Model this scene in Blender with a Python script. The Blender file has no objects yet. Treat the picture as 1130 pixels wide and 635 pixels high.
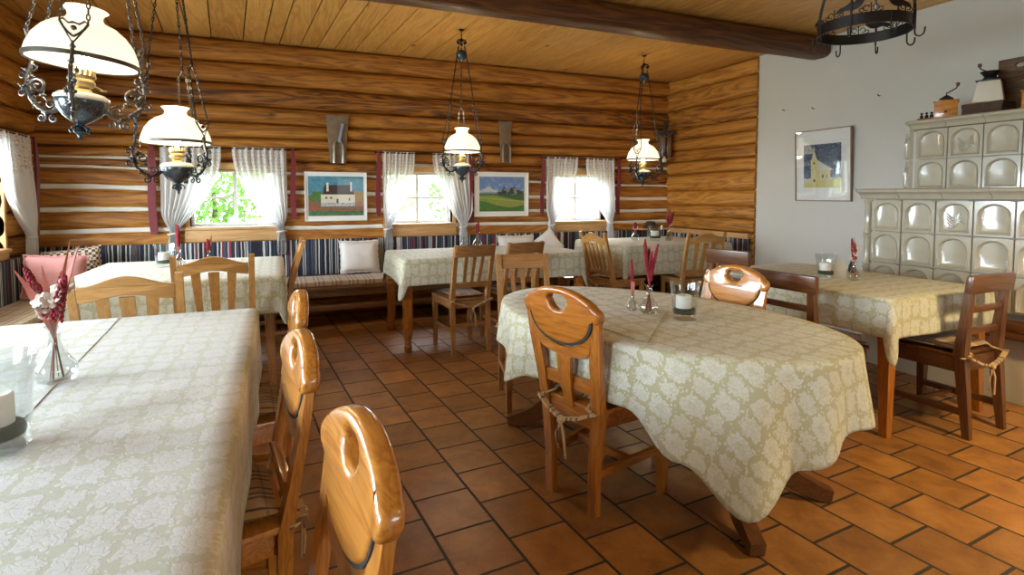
import bpy, bmesh, math, random
from mathutils import Vector, Matrix, Euler, noise
PI=math.pi
R=math.radians
random.seed(7)
SC=bpy.context.scene
COL=SC.collection
CEIL=2.85; YW=6.25; XR=5.0; XL=-2.05; YB=-2.6

# ------------------------------------------------------------------ camera
cam=bpy.data.cameras.new('camera'); camo=bpy.data.objects.new('camera',cam); COL.objects.link(camo)
cam.sensor_width=36; cam.lens=608/1130*36
cam.shift_y=-68/1130
camo.location=(0,0,1.3)
camo.rotation_euler=Euler((R(90-3.2),0,-R(23)),'XYZ')
cam.clip_start=.05; cam.clip_end=200
SC.camera=camo

# ------------------------------------------------------------------ materials
class NT:
    def __init__(s,name):
        s.m=bpy.data.materials.new(name); s.m.use_nodes=True
        s.t=s.m.node_tree; s.t.nodes.clear()
        s.out=s.t.nodes.new('ShaderNodeOutputMaterial')
    def n(s,typ,**k):
        nd=s.t.nodes.new('ShaderNode'+typ)
        for a,b in k.items():
            if a=='inp':
                for q,v in b.items():
                    if isinstance(v,bpy.types.NodeSocket): s.t.links.new(v,nd.inputs[q])
                    else: nd.inputs[q].default_value=v
            else: setattr(nd,a,b)
        return nd
    def l(s,a,b): s.t.links.new(a,b)
    def math(s,op,a,b=None,c=None,clamp=False):
        nd=s.t.nodes.new('ShaderNodeMath'); nd.operation=op; nd.use_clamp=clamp
        for i,v in enumerate((a,b,c)):
            if v is None: continue
            if isinstance(v,bpy.types.NodeSocket): s.t.links.new(v,nd.inputs[i])
            else: nd.inputs[i].default_value=v
        return nd.outputs[0]
    def mix(s,f,a,b,mode='MIX'):
        nd=s.t.nodes.new('ShaderNodeMix'); nd.data_type='RGBA'; nd.blend_type=mode
        for i,v in ((0,f),(6,a),(7,b)):
            if isinstance(v,bpy.types.NodeSocket): s.t.links.new(v,nd.inputs[i])
            elif i==0: nd.inputs[0].default_value=v
            else: nd.inputs[i].default_value=(*v[:3],1)
        return nd.outputs[2]
    def ramp(s,f,stops,interp='LINEAR'):
        nd=s.t.nodes.new('ShaderNodeValToRGB'); cr=nd.color_ramp; cr.interpolation=interp
        while len(cr.elements)<len(stops): cr.elements.new(.5)
        for e,(p,c) in zip(cr.elements,stops):
            e.position=p; e.color=(*c[:3],1) if not isinstance(c,(int,float)) else (c,c,c,1)
        s.l(f,nd.inputs[0]); return nd.outputs[0]
    def coords(s,kind='Object',scale=(1,1,1),rot=(0,0,0),loc=(0,0,0)):
        tc=s.t.nodes.new('ShaderNodeTexCoord'); mp=s.t.nodes.new('ShaderNodeMapping')
        s.l(tc.outputs[kind],mp.inputs[0]); mp.inputs['Scale'].default_value=scale
        mp.inputs['Rotation'].default_value=rot; mp.inputs['Location'].default_value=loc
        return mp.outputs[0]
    def noise(s,vec,scale,detail=3,rough=.5,dist=0):
        nd=s.n('TexNoise',inp={'Vector':vec,'Scale':scale,'Detail':detail,'Roughness':rough,'Distortion':dist})
        return nd.outputs[0]
    def bsdf(s,col,rough=.5,metal=0,bump=None,bstr=.3,bdist=.01,**k):
        b=s.t.nodes.new('ShaderNodeBsdfPrincipled')
        def st(nm,v):
            if isinstance(v,bpy.types.NodeSocket): s.l(v,b.inputs[nm])
            elif isinstance(v,(tuple,list)): b.inputs[nm].default_value=(*v[:3],1)
            else: b.inputs[nm].default_value=v
        st('Base Color',col); st('Roughness',rough); st('Metallic',metal)
        for a,v in k.items(): st(a.replace('_',' '),v)
        if bump is not None:
            bp=s.n('Bump',inp={'Height':bump,'Strength':bstr,'Distance':bdist}); s.l(bp.outputs[0],b.inputs['Normal'])
        s.l(b.outputs[0],s.out.inputs[0]); return b

def plain(name,col,rough=.5,metal=0,var=.12,bstr=.1,**k):
    t=NT(name); v=t.coords('Object'); nz=t.noise(v,18,4)
    c=t.mix(nz,tuple(x*(1-var) for x in col),tuple(min(1,x*(1+var)) for x in col))
    t.bsdf(c,rough,metal,bump=nz,bstr=bstr,bdist=.004,**k); return t.m

def wood(name,axis,dark,mid,light,rough=.35,coat=.3,knots=True,scale=1.0,bstr=.15,attr=False,fiber=1.0):
    t=NT(name)
    sc={'x':(.09,1,1),'y':(1,.09,1),'z':(1,1,.09)}[axis]
    sc=tuple(q*scale for q in sc)
    v=t.coords('Object',scale=sc)
    if attr:
        at=t.n('Attribute',attribute_name='rnd'); 
        sh=t.n('VectorMath',operation='SCALE',inp={0:at.outputs['Color'],3:37.0})
        ad=t.n('VectorMath',operation='ADD',inp={0:v,1:sh.outputs[0]}); v=ad.outputs[0]
    big=t.noise(v,9,3,.5,.6)
    rings=t.math('FRACT',t.math('MULTIPLY',big,7.0))
    rings=t.math('ABSOLUTE',t.math('SUBTRACT',rings,.5))
    fine=t.noise(v,90*fiber,4,.6)
    f=t.math('ADD',t.math('MULTIPLY',rings,.8),t.math('MULTIPLY',fine,.55))
    if attr:
        f=t.math('ADD',f,t.math('MULTIPLY',t.math('SUBTRACT',at.outputs['Fac'],.5),.35))
    col=t.ramp(f,[(.1,dark),(.45,mid),(.85,light)])
    if knots:
        v2=t.coords('Object',scale={'x':(.45,1,1),'y':(1,.45,1),'z':(1,1,.45)}[axis])
        if attr:
            ad2=t.n('VectorMath',operation='ADD',inp={0:v2,1:sh.outputs[0]}); v2=ad2.outputs[0]
        vo=t.n('TexVoronoi',feature='F1',inp={'Vector':v2,'Scale':3.4*scale}); 
        k=t.ramp(vo.outputs['Distance'],[(.03,1.0),(.085,0.0)])
        col=t.mix(k,col,tuple(x*.35 for x in dark))
    t.bsdf(col,rough,bump=f,bstr=bstr,bdist=.003,Coat_Weight=coat,Coat_Roughness=.12); return t.m

MT={}
def W3(key,*a,**k):
    for ax in 'xyz': MT[key+ax]=wood(key+'_'+ax,ax,*a,**k)
W3('honey',(.32,.10,.014),(.52,.20,.030),(.64,.28,.052),rough=.3,coat=1.0,scale=2.2)
W3('amber',(.18,.05,.007),(.36,.115,.012),(.47,.17,.02),rough=.3,coat=.4,scale=2.2)
W3('oak',(.36,.165,.04),(.48,.235,.062),(.56,.30,.09),rough=.35,coat=.35,knots=False,scale=2.0)
W3('pine',(.22,.095,.03),(.36,.165,.052),(.46,.23,.08),rough=.4,coat=.3,knots=False,scale=2.0)
W3('walnut',(.06,.020,.006),(.12,.042,.011),(.18,.066,.018),rough=.35,coat=.35,knots=False,scale=2.0)
W3('umber',(.05,.022,.008),(.10,.05,.017),(.16,.085,.03),rough=.5,coat=.1,knots=False,scale=2.0)
W3('bench',(.10,.04,.010),(.19,.08,.02),(.27,.125,.035),rough=.5,coat=.1,scale=1.5)
W3('sill',(.42,.22,.08),(.55,.31,.12),(.64,.39,.17),rough=.5,coat=.1,knots=False,scale=1.3)
MT['log']=wood('log_wood','x',(.085,.022,.002),(.35,.128,.014),(.55,.24,.036),rough=.6,coat=.06,attr=True,scale=.9,bstr=.5,fiber=.7)
MT['logy']=wood('log_wood_side','y',(.12,.036,.004),(.41,.165,.02),(.58,.27,.042),rough=.6,coat=.06,attr=True,scale=.9,bstr=.5,fiber=.7)
MT['board']=wood('ceiling_board_wood','y',(.46,.21,.045),(.62,.32,.075),(.72,.42,.12),rough=.45,coat=.15,attr=True,scale=.9,bstr=.15)
MT['beam']=wood('beam_wood','x',(.035,.012,.003),(.11,.036,.008),(.22,.08,.018),rough=.55,coat=.05,scale=.8,bstr=.7)
MT['gap']=plain('dark_gap',(.02,.012,.008),.9)

def m_plaster(name,col,b=.25):
    t=NT(name); v=t.coords('Object'); n1=t.noise(v,3,4); n2=t.noise(v,45,4)
    c=t.mix(n1,tuple(x*.93 for x in col),col)
    t.bsdf(c,.85,bump=t.math('ADD',n1,t.math('MULTIPLY',n2,.15)),bstr=b,bdist=.02); return t.m
MT['plaster']=m_plaster('white_plaster',(.60,.59,.53))
MT['chink']=m_plaster('chinking',(.80,.77,.70),.5)
MT['plinth']=m_plaster('stove_plinth_plaster',(.55,.48,.35))

def m_floor():
    t=NT('terracotta_tiles')
    # bricks: width .272 along v, height .25 across u ; lines at u=.912+.25k
    tc=t.n('TexCoord'); sp=t.n('SeparateXYZ',inp={0:tc.outputs['Object']})
    a=R(4.2); ca,sa=math.cos(a),math.sin(a)
    u=t.math('ADD',t.math('MULTIPLY',sp.outputs[0],ca),t.math('MULTIPLY',sp.outputs[1],sa))
    v=t.math('ADD',t.math('MULTIPLY',sp.outputs[0],-sa),t.math('MULTIPLY',sp.outputs[1],ca))
    u=t.math('ADD',u,-.912+25.0); v=t.math('ADD',v,-1.80+27.2+.136)
    cv=t.n('CombineXYZ',inp={0:v,1:u,2:0.0})
    br=t.n('TexBrick',offset=.5,offset_frequency=2,squash=1,inp={'Vector':cv.outputs[0],'Color1':(0,0,0,1),'Color2':(1,1,1,1),'Mortar':(.5,.5,.5,1),'Scale':1.0,'Mortar Size':.0065,'Mortar Smooth':.25,'Brick Width':.272,'Row Height':.25,'Bias':0})
    rnd=br.outputs['Color']; fac=br.outputs['Fac']
    off=t.n('VectorMath',operation='SCALE',inp={0:rnd,3:9.0}); vv=t.n('VectorMath',operation='ADD',inp={0:tc.outputs['Object'],1:off.outputs[0]}).outputs[0]
    n1=t.noise(vv,7,5,.6,.5); n2=t.noise(vv,32,5,.65,.8)
    base=t.ramp(n1,[(.25,(.18,.068,.017)),(.5,(.31,.128,.030)),(.75,(.42,.19,.048))])
    base=t.mix(t.math('MULTIPLY',t.ramp(n2,[(.5,0.0),(.72,1.0)]),.3),base,(.46,.24,.10))
    hs=t.n('HueSaturation',inp={'Hue':.5,'Saturation':1.0,'Value':t.math('ADD',t.math('MULTIPLY',rnd,.45),.78),'Color':base})
    col=t.mix(fac,hs.outputs[0],(.035,.022,.014))
    h=t.math('SUBTRACT',t.math('MULTIPLY',n2,.10),t.math('MULTIPLY',fac,1.0))
    rough=t.math('ADD',t.math('MULTIPLY',n2,.2),t.math('ADD',t.math('MULTIPLY',fac,.3),.26))
    t.bsdf(col,rough,bump=h,bstr=.8,bdist=.009); return t.m
MT['floor']=m_floor()

def m_damask(name,motif,ground):
    t=NT(name); tc=t.n('TexCoord'); uv=tc.outputs['UV']
    w=t.n('TexNoise',inp={'Vector':uv,'Scale':30.0,'Detail':2.0})
    wv=t.n('VectorMath',operation='SCALE',inp={0:t.n('VectorMath',operation='SUBTRACT',inp={0:w.outputs['Color'],1:(.5,.5,.5)}).outputs[0],3:.02})
    p=t.n('VectorMath',operation='ADD',inp={0:uv,1:wv.outputs[0]}).outputs[0]
    sp=t.n('SeparateXYZ',inp={0:p})
    A,B=.15,.21
    cu=t.math('COSINE',t.math('MULTIPLY',sp.outputs[0],2*PI/A)); cv=t.math('COSINE',t.math('MULTIPLY',sp.outputs[1],2*PI/B))
    c=t.math('MULTIPLY',cu,cv)
    vo=t.n('TexVoronoi',feature='F1',inp={'Vector':p,'Scale':75.0})
    ve=t.n('TexVoronoi',feature='DISTANCE_TO_EDGE',inp={'Vector':p,'Scale':70.0})
    g=t.math('ADD',c,t.math('MULTIPLY',t.math('SUBTRACT',.45,vo.outputs['Distance']),.75))
    m=t.ramp(g,[(.04,0.0),(.12,1.0)])
    g2=t.math('ADD',t.math('MULTIPLY',c,-1.0),t.math('MULTIPLY',t.math('SUBTRACT',.45,vo.outputs['Distance']),1.0))
    m=t.math('MAXIMUM',m,t.ramp(g2,[(.26,0.0),(.36,.9)]))
    # second band: stems between motifs
    vein=t.ramp(ve.outputs['Distance'],[(.03,1.0),(.10,0.0)])
    m=t.math('SUBTRACT',m,t.math('MULTIPLY',t.math('MULTIPLY',vein,m),.5))
    core=t.ramp(c,[(.78,0.0),(.9,1.0)])
    m=t.math('SUBTRACT',m,t.math('MULTIPLY',core,.25),clamp=True)
    weave=t.n('TexNoise',inp={'Vector':uv,'Scale':900.0,'Detail':1.0}).outputs[0]
    wr=t.n('TexNoise',inp={'Vector':t.coords('UV',scale=(1,2.5,1)),'Scale':5.0,'Detail':5.0,'Distortion':.6}).outputs[0]
    col=t.mix(m,ground,motif)
    t.bsdf(col,t.math('SUBTRACT',.85,t.math('MULTIPLY',m,.2)),bump=t.math('ADD',t.math('ADD',t.math('MULTIPLY',m,.1),t.math('MULTIPLY',weave,.1)),t.math('MULTIPLY',wr,1.0)),bstr=.32,bdist=.010,Sheen_Weight=.15)
    return t.m
MT['damask']=m_damask('sage_damask',(.60,.59,.49),(.45,.42,.25))
MT['damask_pale']=m_damask('pale_damask',(.62,.63,.61),(.50,.51,.40))

def m_stripes(name,axis,pitch=.0105,slant=0.0):
    t=NT(name); tc=t.n('TexCoord'); sp=t.n('SeparateXYZ',inp={0:tc.outputs['Object']})
    nz=t.noise(tc.outputs['Object'],9,2)
    x=t.math('ADD',sp.outputs[axis],t.math('MULTIPLY',sp.outputs[2],slant))
    x=t.math('ADD',x,t.math('MULTIPLY',nz,.012))
    q=t.math('FLOOR',t.math('DIVIDE',x,pitch))
    wn=t.n('TexWhiteNoise',noise_dimensions='1D'); t.l(q,wn.inputs['W'])
    c=t.ramp(wn.outputs['Value'],[(0,(.012,.014,.025)),(.2,(.03,.045,.09)),(.32,(.42,.41,.38)),(.44,(.012,.013,.018)),(.58,(.08,.10,.15)),(.67,(.30,.025,.04)),(.74,(.018,.018,.03)),(.86,(.60,.58,.53)),(.94,(.05,.09,.07))],'CONSTANT')
    st=t.math('SINE',t.math('MULTIPLY',x,2*PI/pitch))
    t.bsdf(c,.9,bump=st,bstr=.5,bdist=.004); return t.m
MT['rug_x']=m_stripes('rag_stripes_x',0); MT['rug_y']=m_stripes('rag_stripes_y',1)

def m_plaid(name,axis,cols,pitch):
    t=NT(name); tc=t.n('TexCoord'); sp=t.n('SeparateXYZ',inp={0:tc.outputs['Object']})
    def band(s,p): 
        return t.math('FRACT',t.math('DIVIDE',s,p))
    a=t.ramp(band(sp.outputs[axis],pitch),[(0,cols[0]),(.3,cols[1]),(.42,cols[2]),(.5,cols[1]),(.62,cols[0]),(.8,cols[3]),(.88,cols[0])],'CONSTANT')
    b=t.ramp(band(sp.outputs[1-axis],pitch*1.3),[(0,1.0),(.55,.78),(.7,1.0),(.85,.7),(.9,1.0)],'CONSTANT')
    c=t.mix(1.0,a,b,'MULTIPLY')
    w=t.noise(tc.outputs['Object'],300,2)
    t.bsdf(c,.9,bump=w,bstr=.4,bdist=.002,Sheen_Weight=.2); return t.m
MT['plaid']=m_plaid('tan_plaid',0,[(.46,.29,.12),(.20,.095,.035),(.55,.42,.22),(.10,.05,.03)],.11)
MT['plaid_y']=m_plaid('tan_plaid_bench',0,[(.50,.36,.22),(.36,.20,.12),(.60,.50,.36),(.28,.16,.10)],.16)
MT['check']=None
def m_check():
    t=NT('brown_check'); v=t.coords('Object'); ch=t.n('TexChecker',inp={'Vector':v,'Scale':42.0,'Color1':(.10,.05,.03,1),'Color2':(.60,.50,.38,1)})
    t.bsdf(ch.outputs[0],.9,bump=t.noise(v,250,2),bstr=.3,bdist=.002); return t.m
MT['check']=m_check()
MT['pink']=plain('pink_cotton',(.60,.27,.25),.9,bstr=.3)
MT['whitecloth']=plain('white_cotton',(.75,.72,.68),.9,bstr=.3,var=.05)
MT['red']=plain('red_satin',(.17,.006,.016),.5,Sheen_Weight=.3)
def m_curtain():
    t=NT('lace_curtain'); tc=t.n('TexCoord'); uv=tc.outputs['UV']; sp=t.n('SeparateXYZ',inp={0:uv})
    # lace band: v in [.70,1]
    lace=t.ramp(sp.outputs[1],[(.725,0.0),(.735,1.0)])
    sc=t.math('MULTIPLY',t.math('ABSOLUTE',t.math('SINE',t.math('MULTIPLY',sp.outputs[0],PI*4))),.06)
    lace=t.ramp(t.math('ADD',sp.outputs[1],sc),[(.775,0.0),(.785,1.0)])
    endl=t.ramp(sp.outputs[1],[(.07,1.0),(.08,0.0)])
    lace=t.math('MAXIMUM',lace,endl)
    v=t.coords('UV',scale=(9,14,1))
    vo=t.n('TexVoronoi',feature='F1',inp={'Vector':v,'Scale':2.2,'Randomness':.35}); 
    ho=t.ramp(vo.outputs['Distance'],[(.22,1.0),(.3,0.0)])
    vo2=t.n('TexVoronoi',feature='DISTANCE_TO_EDGE',inp={'Vector':v,'Scale':5.0,'Randomness':.5})
    ho2=t.ramp(vo2.outputs['Distance'],[(.12,0.0),(.2,.7)])
    hole=t.math('MULTIPLY',t.math('MAXIMUM',ho,ho2),lace)
    alpha=t.math('SUBTRACT',.97,t.math('MULTIPLY',hole,.42))
    dif=t.n('BsdfDiffuse',inp={'Color':(.86,.86,.86,1)}); tr=t.n('BsdfTranslucent',inp={'Color':(.9,.9,.9,1)})
    m1=t.n('MixShader',inp={0:.34,1:dif.outputs[0],2:tr.outputs[0]}); tp=t.n('BsdfTransparent')
    m2=t.n('MixShader',inp={0:alpha,1:tp.outputs[0],2:m1.outputs[0]}); t.l(m2.outputs[0],t.out.inputs[0]); return t.m
MT['curtain']=m_curtain()
MT['iron']=plain('wrought_iron',(.028,.027,.028),.42,.75,Coat_Weight=.2)
MT['pewter']=plain('aged_pewter_iron',(.16,.155,.145),.36,.9)
MT['castiron']=plain('blue_grey_cast_iron',(.06,.085,.10),.4,.7)
MT['brass']=plain('brass',(.50,.38,.18),.35,.9)
MT['band']=plain('dull_metal_band',(.12,.11,.09),.4,.8)
MT['ceramic']=plain('white_ceramic',(.80,.76,.68),.2,var=.03,bstr=.02)
def m_bowl():
    t=NT('painted_bowl'); v=t.coords('Object'); vo=t.n('TexVoronoi',inp={'Vector':t.n('VectorMath',operation='ADD',inp={0:v,1:t.n('TexNoise',inp={'Vector':v,'Scale':60.0}).outputs['Color']}).outputs[0],'Scale':17.0,'Randomness':.5})
    c=t.ramp(vo.outputs['Distance'],[(.20,(.5,.5,.48)),(.27,(.025,.04,.055))]); t.bsdf(c,.25,.2,Coat_Weight=.5); return t.m
MT['bowl']=m_bowl()
def m_opal(s):
    t=NT('opal_glass'); b=t.bsdf((.80,.77,.70),.18,Emission_Color=(1.0,.92,.76),Emission_Strength=s); b.inputs['Coat Weight'].default_value=.5
    tr=t.n('BsdfTranslucent',inp={'Color':(.9,.85,.74,1)}); mx=t.n('MixShader',inp={0:.35,1:b.outputs[0],2:tr.outputs[0]}); t.l(mx.outputs[0],t.out.inputs[0]); return t.m
MT['opal']=m_opal(.8)
def glass(name,col=(1,1,1),rough=.0):
    # thin clear glass: sharp mirror + see-through
    t=NT(name); fr=t.n('LayerWeight',inp={'Blend':.5}); g=t.n('BsdfGlossy',inp={'Color':(1,1,1,1),'Roughness':.03}); tp=t.n('BsdfTransparent',inp={'Color':(*col,1)})
    f=t.math('ADD',t.math('MULTIPLY',t.math('POWER',fr.outputs['Facing'],3.0),.9),.05,clamp=True)
    m=t.n('MixShader',inp={0:f,1:tp.outputs[0],2:g.outputs[0]}); t.l(m.outputs[0],t.out.inputs[0]); return t.m
MT['glass']=glass('clear_glass',(.93,.95,.95)); MT['pane']=glass('window_glass',(.97,.98,.98))
MT['wax']=plain('candle_wax',(.86,.80,.72),.45,var=.03,bstr=.02,Subsurface_Weight=.2)
MT['moss']=plain('moss_pebbles',(.03,.036,.014),.9,var=.5,bstr=.8)
MT['redflower']=plain('dried_red_flower',(.26,.014,.025),.8,var=.4)
MT['pinkleaf']=plain('dried_pink_leaf',(.52,.16,.12),.7,var=.25)
MT['whiteflower']=plain('white_blossom',(.78,.70,.60),.8,var=.06)
MT['stem']=plain('dry_stem',(.22,.16,.09),.8)
def m_stove():
    t=NT('glazed_stove_tile'); v=t.coords('Object'); n1=t.noise(v,14,3)
    c=t.mix(n1,(.40,.365,.27),(.50,.455,.34)); t.bsdf(c,.22,bump=n1,bstr=.08,bdist=.006,Coat_Weight=.6,Coat_Roughness=.08); return t.m
MT['stove']=m_stove(); MT['grout']=plain('stove_joint',(.28,.25,.20),.8)
MT['frame_white']=plain('white_frame',(.78,.76,.72),.5,var=.03,bstr=.03)
MT['frame_wood']=plain('brown_frame',(.30,.19,.12),.45)
MT['winframe']=plain('white_window_paint',(.80,.80,.78),.4,var=.03,bstr=.03)
MT['tin']=plain('dull_tin',(.45,.45,.42),.3,.9)
MT['cream']=plain('cream_enamel',(.70,.64,.52),.3,var=.05,bstr=.03)
MT['bark']=plain('old_bark',(.07,.04,.022),.9,var=.5,bstr=1.0)
MT['bristle']=plain('grey_weathered_wood',(.20,.14,.085),.8,var=.4,bstr=.6)
MT['blue']=plain('pale_blue_cloth',(.30,.33,.50),.8)
MT['paper']=plain('white_paper',(.80,.79,.76),.7,var=.02,bstr=.02)
MT['black']=plain('black_line',(.015,.012,.01),.7)
MT['darkglass']=plain('dark_blue_glass',(.01,.016,.03),.1)
def m_vcol(name,rough=.6):
    t=NT(name); at=t.n('Attribute',attribute_name='paint'); t.bsdf(at.outputs['Color'],rough,Coat_Weight=.15); return t.m
MT['paint']=m_vcol('painted_picture')
def m_leaf(name,c):
    t=NT(name); v=t.coords('Object'); nz=t.noise(v,3,3); col=t.mix(nz,tuple(x*.6 for x in c),tuple(x*1.5 for x in c))
    d=t.n('BsdfDiffuse',inp={'Color':col}); tr=t.n('BsdfTranslucent',inp={'Color':col}); m=t.n('MixShader',inp={0:.4,1:d.outputs[0],2:tr.outputs[0]}); t.l(m.outputs[0],t.out.inputs[0]); return t.m
MT['leaf']=m_leaf('leaf_green',(.17,.30,.07)); MT['leaf2']=m_leaf('leaf_yellow_green',(.40,.44,.12)); MT['grass']=plain('meadow_grass',(.14,.20,.06),.95,var=.4)

# ------------------------------------------------------------------ mesh helpers
def link(name,me,mat=None,parent=None,smooth=False,loc=None,rot=None):
    o=bpy.data.objects.new(name,me); COL.objects.link(o)
    if mat is not None:
        for m in (mat if isinstance(mat,(list,tuple)) else [mat]): me.materials.append(m if not isinstance(m,str) else MT[m])
    if parent is not None: o.parent=parent
    if loc is not None: o.location=loc
    if rot is not None: o.rotation_euler=rot
    if smooth:
        me.shade_smooth() if smooth is True else me.shade_smooth()
        if smooth!=True: auto(me,smooth)
    return o
def auto(me,ang=40):
    me.shade_smooth()
    bm=bmesh.new(); bm.from_mesh(me)
    for e in bm.edges:
        if len(e.link_faces)==2 and e.calc_face_angle(0)>R(ang): e.smooth=False
    bm.to_mesh(me); bm.free()
def done(name,bm,mat,parent=None,smooth=False,bevel=0,**k):
    me=bpy.data.meshes.new(name)
    if bevel:
        bmesh.ops.bevel(bm,geom=[e for e in bm.edges if len(e.link_faces)==2 and e.calc_face_angle(0)>R(35)],offset=bevel,segments=2,profile=.6,affect='EDGES',clamp_overlap=True)
    bm.normal_update(); bm.to_mesh(me); bm.free()
    o=link(name,me,mat,parent,False,**k)
    if smooth or bevel: auto(me, smooth if (smooth and smooth is not True) else 40)
    return o
def box(bm,c,s,rot=None,mi=0):
    r=bmesh.ops.create_cube(bm,size=1.0); M=Matrix.Translation(c)@(rot.to_4x4() if rot is not None else Matrix.Identity(4))@Matrix.Diagonal((*s,1))
    bmesh.ops.transform(bm,matrix=M,verts=r['verts'])
    if mi:
        for f in {f for v in r['verts'] for f in v.link_faces}: f.material_index=mi
    return r['verts']
def bb(bm,x0,x1,y0,y1,z0,z1,mi=0): return box(bm,((x0+x1)/2,(y0+y1)/2,(z0+z1)/2),(abs(x1-x0),abs(y1-y0),abs(z1-z0)),mi=mi)
def sweep(bm,pts,secs,up=(0,1,0),closed=False):
    """pts: list of Vector; secs: list of (w,d) rectangles, or radius -> polygon"""
    rings=[]; n=len(pts)
    for i,p in enumerate(pts):
        p=Vector(p); a=Vector(pts[max(i-1,0)]); b=Vector(pts[min(i+1,n-1)])
        if closed: a=Vector(pts[(i-1)%n]); b=Vector(pts[(i+1)%n])
        t=(b-a).normalized(); u=Vector(up); 
        if abs(t.dot(u))>.98: u=Vector((1,0,0)) if abs(t.x)<.9 else Vector((0,0,1))
        s=t.cross(u).normalized(); v=s.cross(t).normalized()
        sec=secs[i] if isinstance(secs,list) else secs
        if isinstance(sec,tuple):
            w,d=sec; cs=[(-w/2,-d/2),(w/2,-d/2),(w/2,d/2),(-w/2,d/2)]
        else:
            k=SEG[0]; cs=[(sec*math.cos(2*PI*j/k),sec*math.sin(2*PI*j/k)) for j in range(k)]
        rings.append([bm.verts.new(p+s*x+v*y) for x,y in cs])
    m=len(rings[0]); rr=range(n if closed else n-1)
    for i in rr:
        A=rings[i]; B=rings[(i+1)%n]
        for j in range(m): bm.faces.new((A[j],A[(j+1)%m],B[(j+1)%m],B[j]))
    if not closed:
        bm.faces.new(rings[0][::-1]); bm.faces.new(rings[-1])
SEG=[8]
def lathe(bm,prof,seg=24,c=(0,0,0),close=False):
    rings=[]
    for r,z in prof:
        if r<=1e-5: rings.append([bm.verts.new((c[0],c[1],c[2]+z))])
        else: rings.append([bm.verts.new((c[0]+r*math.cos(2*PI*j/seg),c[1]+r*math.sin(2*PI*j/seg),c[2]+z)) for j in range(seg)])
    for A,B in zip(rings,rings[1:]):
        for j in range(seg):
            k=(j+1)%seg
            if len(A)==1 and len(B)==1: continue
            if len(A)==1: bm.faces.new((A[0],B[k],B[j]))
            elif len(B)==1: bm.faces.new((A[j],A[k],B[0]))
            else: bm.faces.new((A[j],A[k],B[k],B[j]))
    bmesh.ops.recalc_face_normals(bm,faces=bm.faces)
def spiral(cx,cz,r0,r1,a0,a1,n=16):
    return [(cx+(r0+(r1-r0)*i/n)*math.cos(a0+(a1-a0)*i/n),cz+(r0+(r1-r0)*i/n)*math.sin(a0+(a1-a0)*i/n)) for i in range(n+1)]
def plate(outl,holes,thick,bevel=.0):
    """2D outline in (x,z) -> mesh in XZ plane, thickness along y (centred)"""
    cu=bpy.data.curves.new('c','CURVE'); cu.dimensions='2D'; cu.fill_mode='BOTH'; cu.extrude=max(thick/2-bevel,.0005); cu.bevel_depth=bevel; cu.bevel_resolution=3; cu.offset=-bevel
    for pl in [outl]+holes:
        s=cu.splines.new('POLY'); s.points.add(len(pl)-1); s.use_cyclic_u=True
        for p,q in zip(s.points,pl): p.co=(q[0],q[1],0,1)
    o=bpy.data.objects.new('c',cu); COL.objects.link(o)
    dg=bpy.context.evaluated_depsgraph_get(); me=bpy.data.meshes.new_from_object(o.evaluated_get(dg))
    bpy.data.objects.remove(o); bpy.data.curves.remove(cu)
    me.materials.clear()
    for v in me.vertices: x,y,z=v.co; v.co=(x,-z,y)
    bm=bmesh.new(); bm.from_mesh(me); bmesh.ops.remove_doubles(bm,verts=bm.verts,dist=1e-5); bm.to_mesh(me); bm.free()
    return me
def thing(name,label,cat,loc=(0,0,0),rz=0,group=None):
    o=bpy.data.objects.new(name,None); COL.objects.link(o); o.empty_display_size=.1
    o.location=loc; o.rotation_euler=(0,0,rz); o['label']=label; o['category']=cat
    if group: o['group']=group
    return o
def tag(o,label,cat,group=None,kind=None):
    o['label']=label; o['category']=cat
    if group: o['group']=group
    if kind: o['kind']=kind
    return o
def struct(o,label=None):
    o['kind']='structure'
    if label: o['label']=label
    return o
def dup(root,loc,rz,label,scale=None):
    def cp(o,par):
        c=o.copy(); COL.objects.link(c)
        if par is not None: c.parent=par
        for ch in list(o.children): cp(ch,c)
        return c
    r=cp(root,None); r.location=loc; r.rotation_euler=(0,0,rz); r['label']=label
    if scale: r.scale=scale
    return r
def rndattr(me,vals):
    a=me.color_attributes.new('rnd','FLOAT_COLOR','CORNER')
    for p in me.polygons:
        v=vals[p.index]
        for li in p.loop_indices: a.data[li].color=(v,(v*7.13)%1,(v*3.77)%1,1)

# ------------------------------------------------------------------ the room
bm=bmesh.new(); bb(bm,XL-.5,XR+.6,YB-.3,YW+.5,-.1,0); struct(done('floor',bm,'floor'),'floor of worn terracotta tiles laid in running bond')

# ceiling boards
def ceiling():
    bm=bmesh.new(); vals=[]; rnd=random.Random(3)
    a=R(4.2); rot=Matrix.Rotation(a,3,'Z')
    u=-4.2
    while u<6.2:
        w=rnd.choice([.145,.19,.24,.20,.28,.17])
        c=rot@Vector((u+w/2,1.9,0)); box(bm,(c.x,c.y,CEIL+.012),(w-.010,10.6,.024),rot)
        vals+= [rnd.random()]*6; u+=w
    bmesh.ops.bisect_plane(bm,geom=bm.verts[:]+bm.edges[:]+bm.faces[:],plane_co=(XR+.05,0,0),plane_no=(1,0,0),clear_outer=True)
    o=done('ceiling',bm,'board')
    me=o.data
    # random value per board from position across the boards
    vals=[]
    for p in me.polygons:
        c=rot.transposed()@p.center; vals.append((math.floor(c.x/.11)*.618)%1)
    rndattr(me,vals)
    struct(o,'ceiling of honey coloured pine boards')
    b=bmesh.new(); bb(b,XL-.6,XR+.7,YB-.4,YW+.6,CEIL+.03,CEIL+.16); struct(done('ceiling_backing',b,'gap',parent=o))
ceiling()

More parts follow.
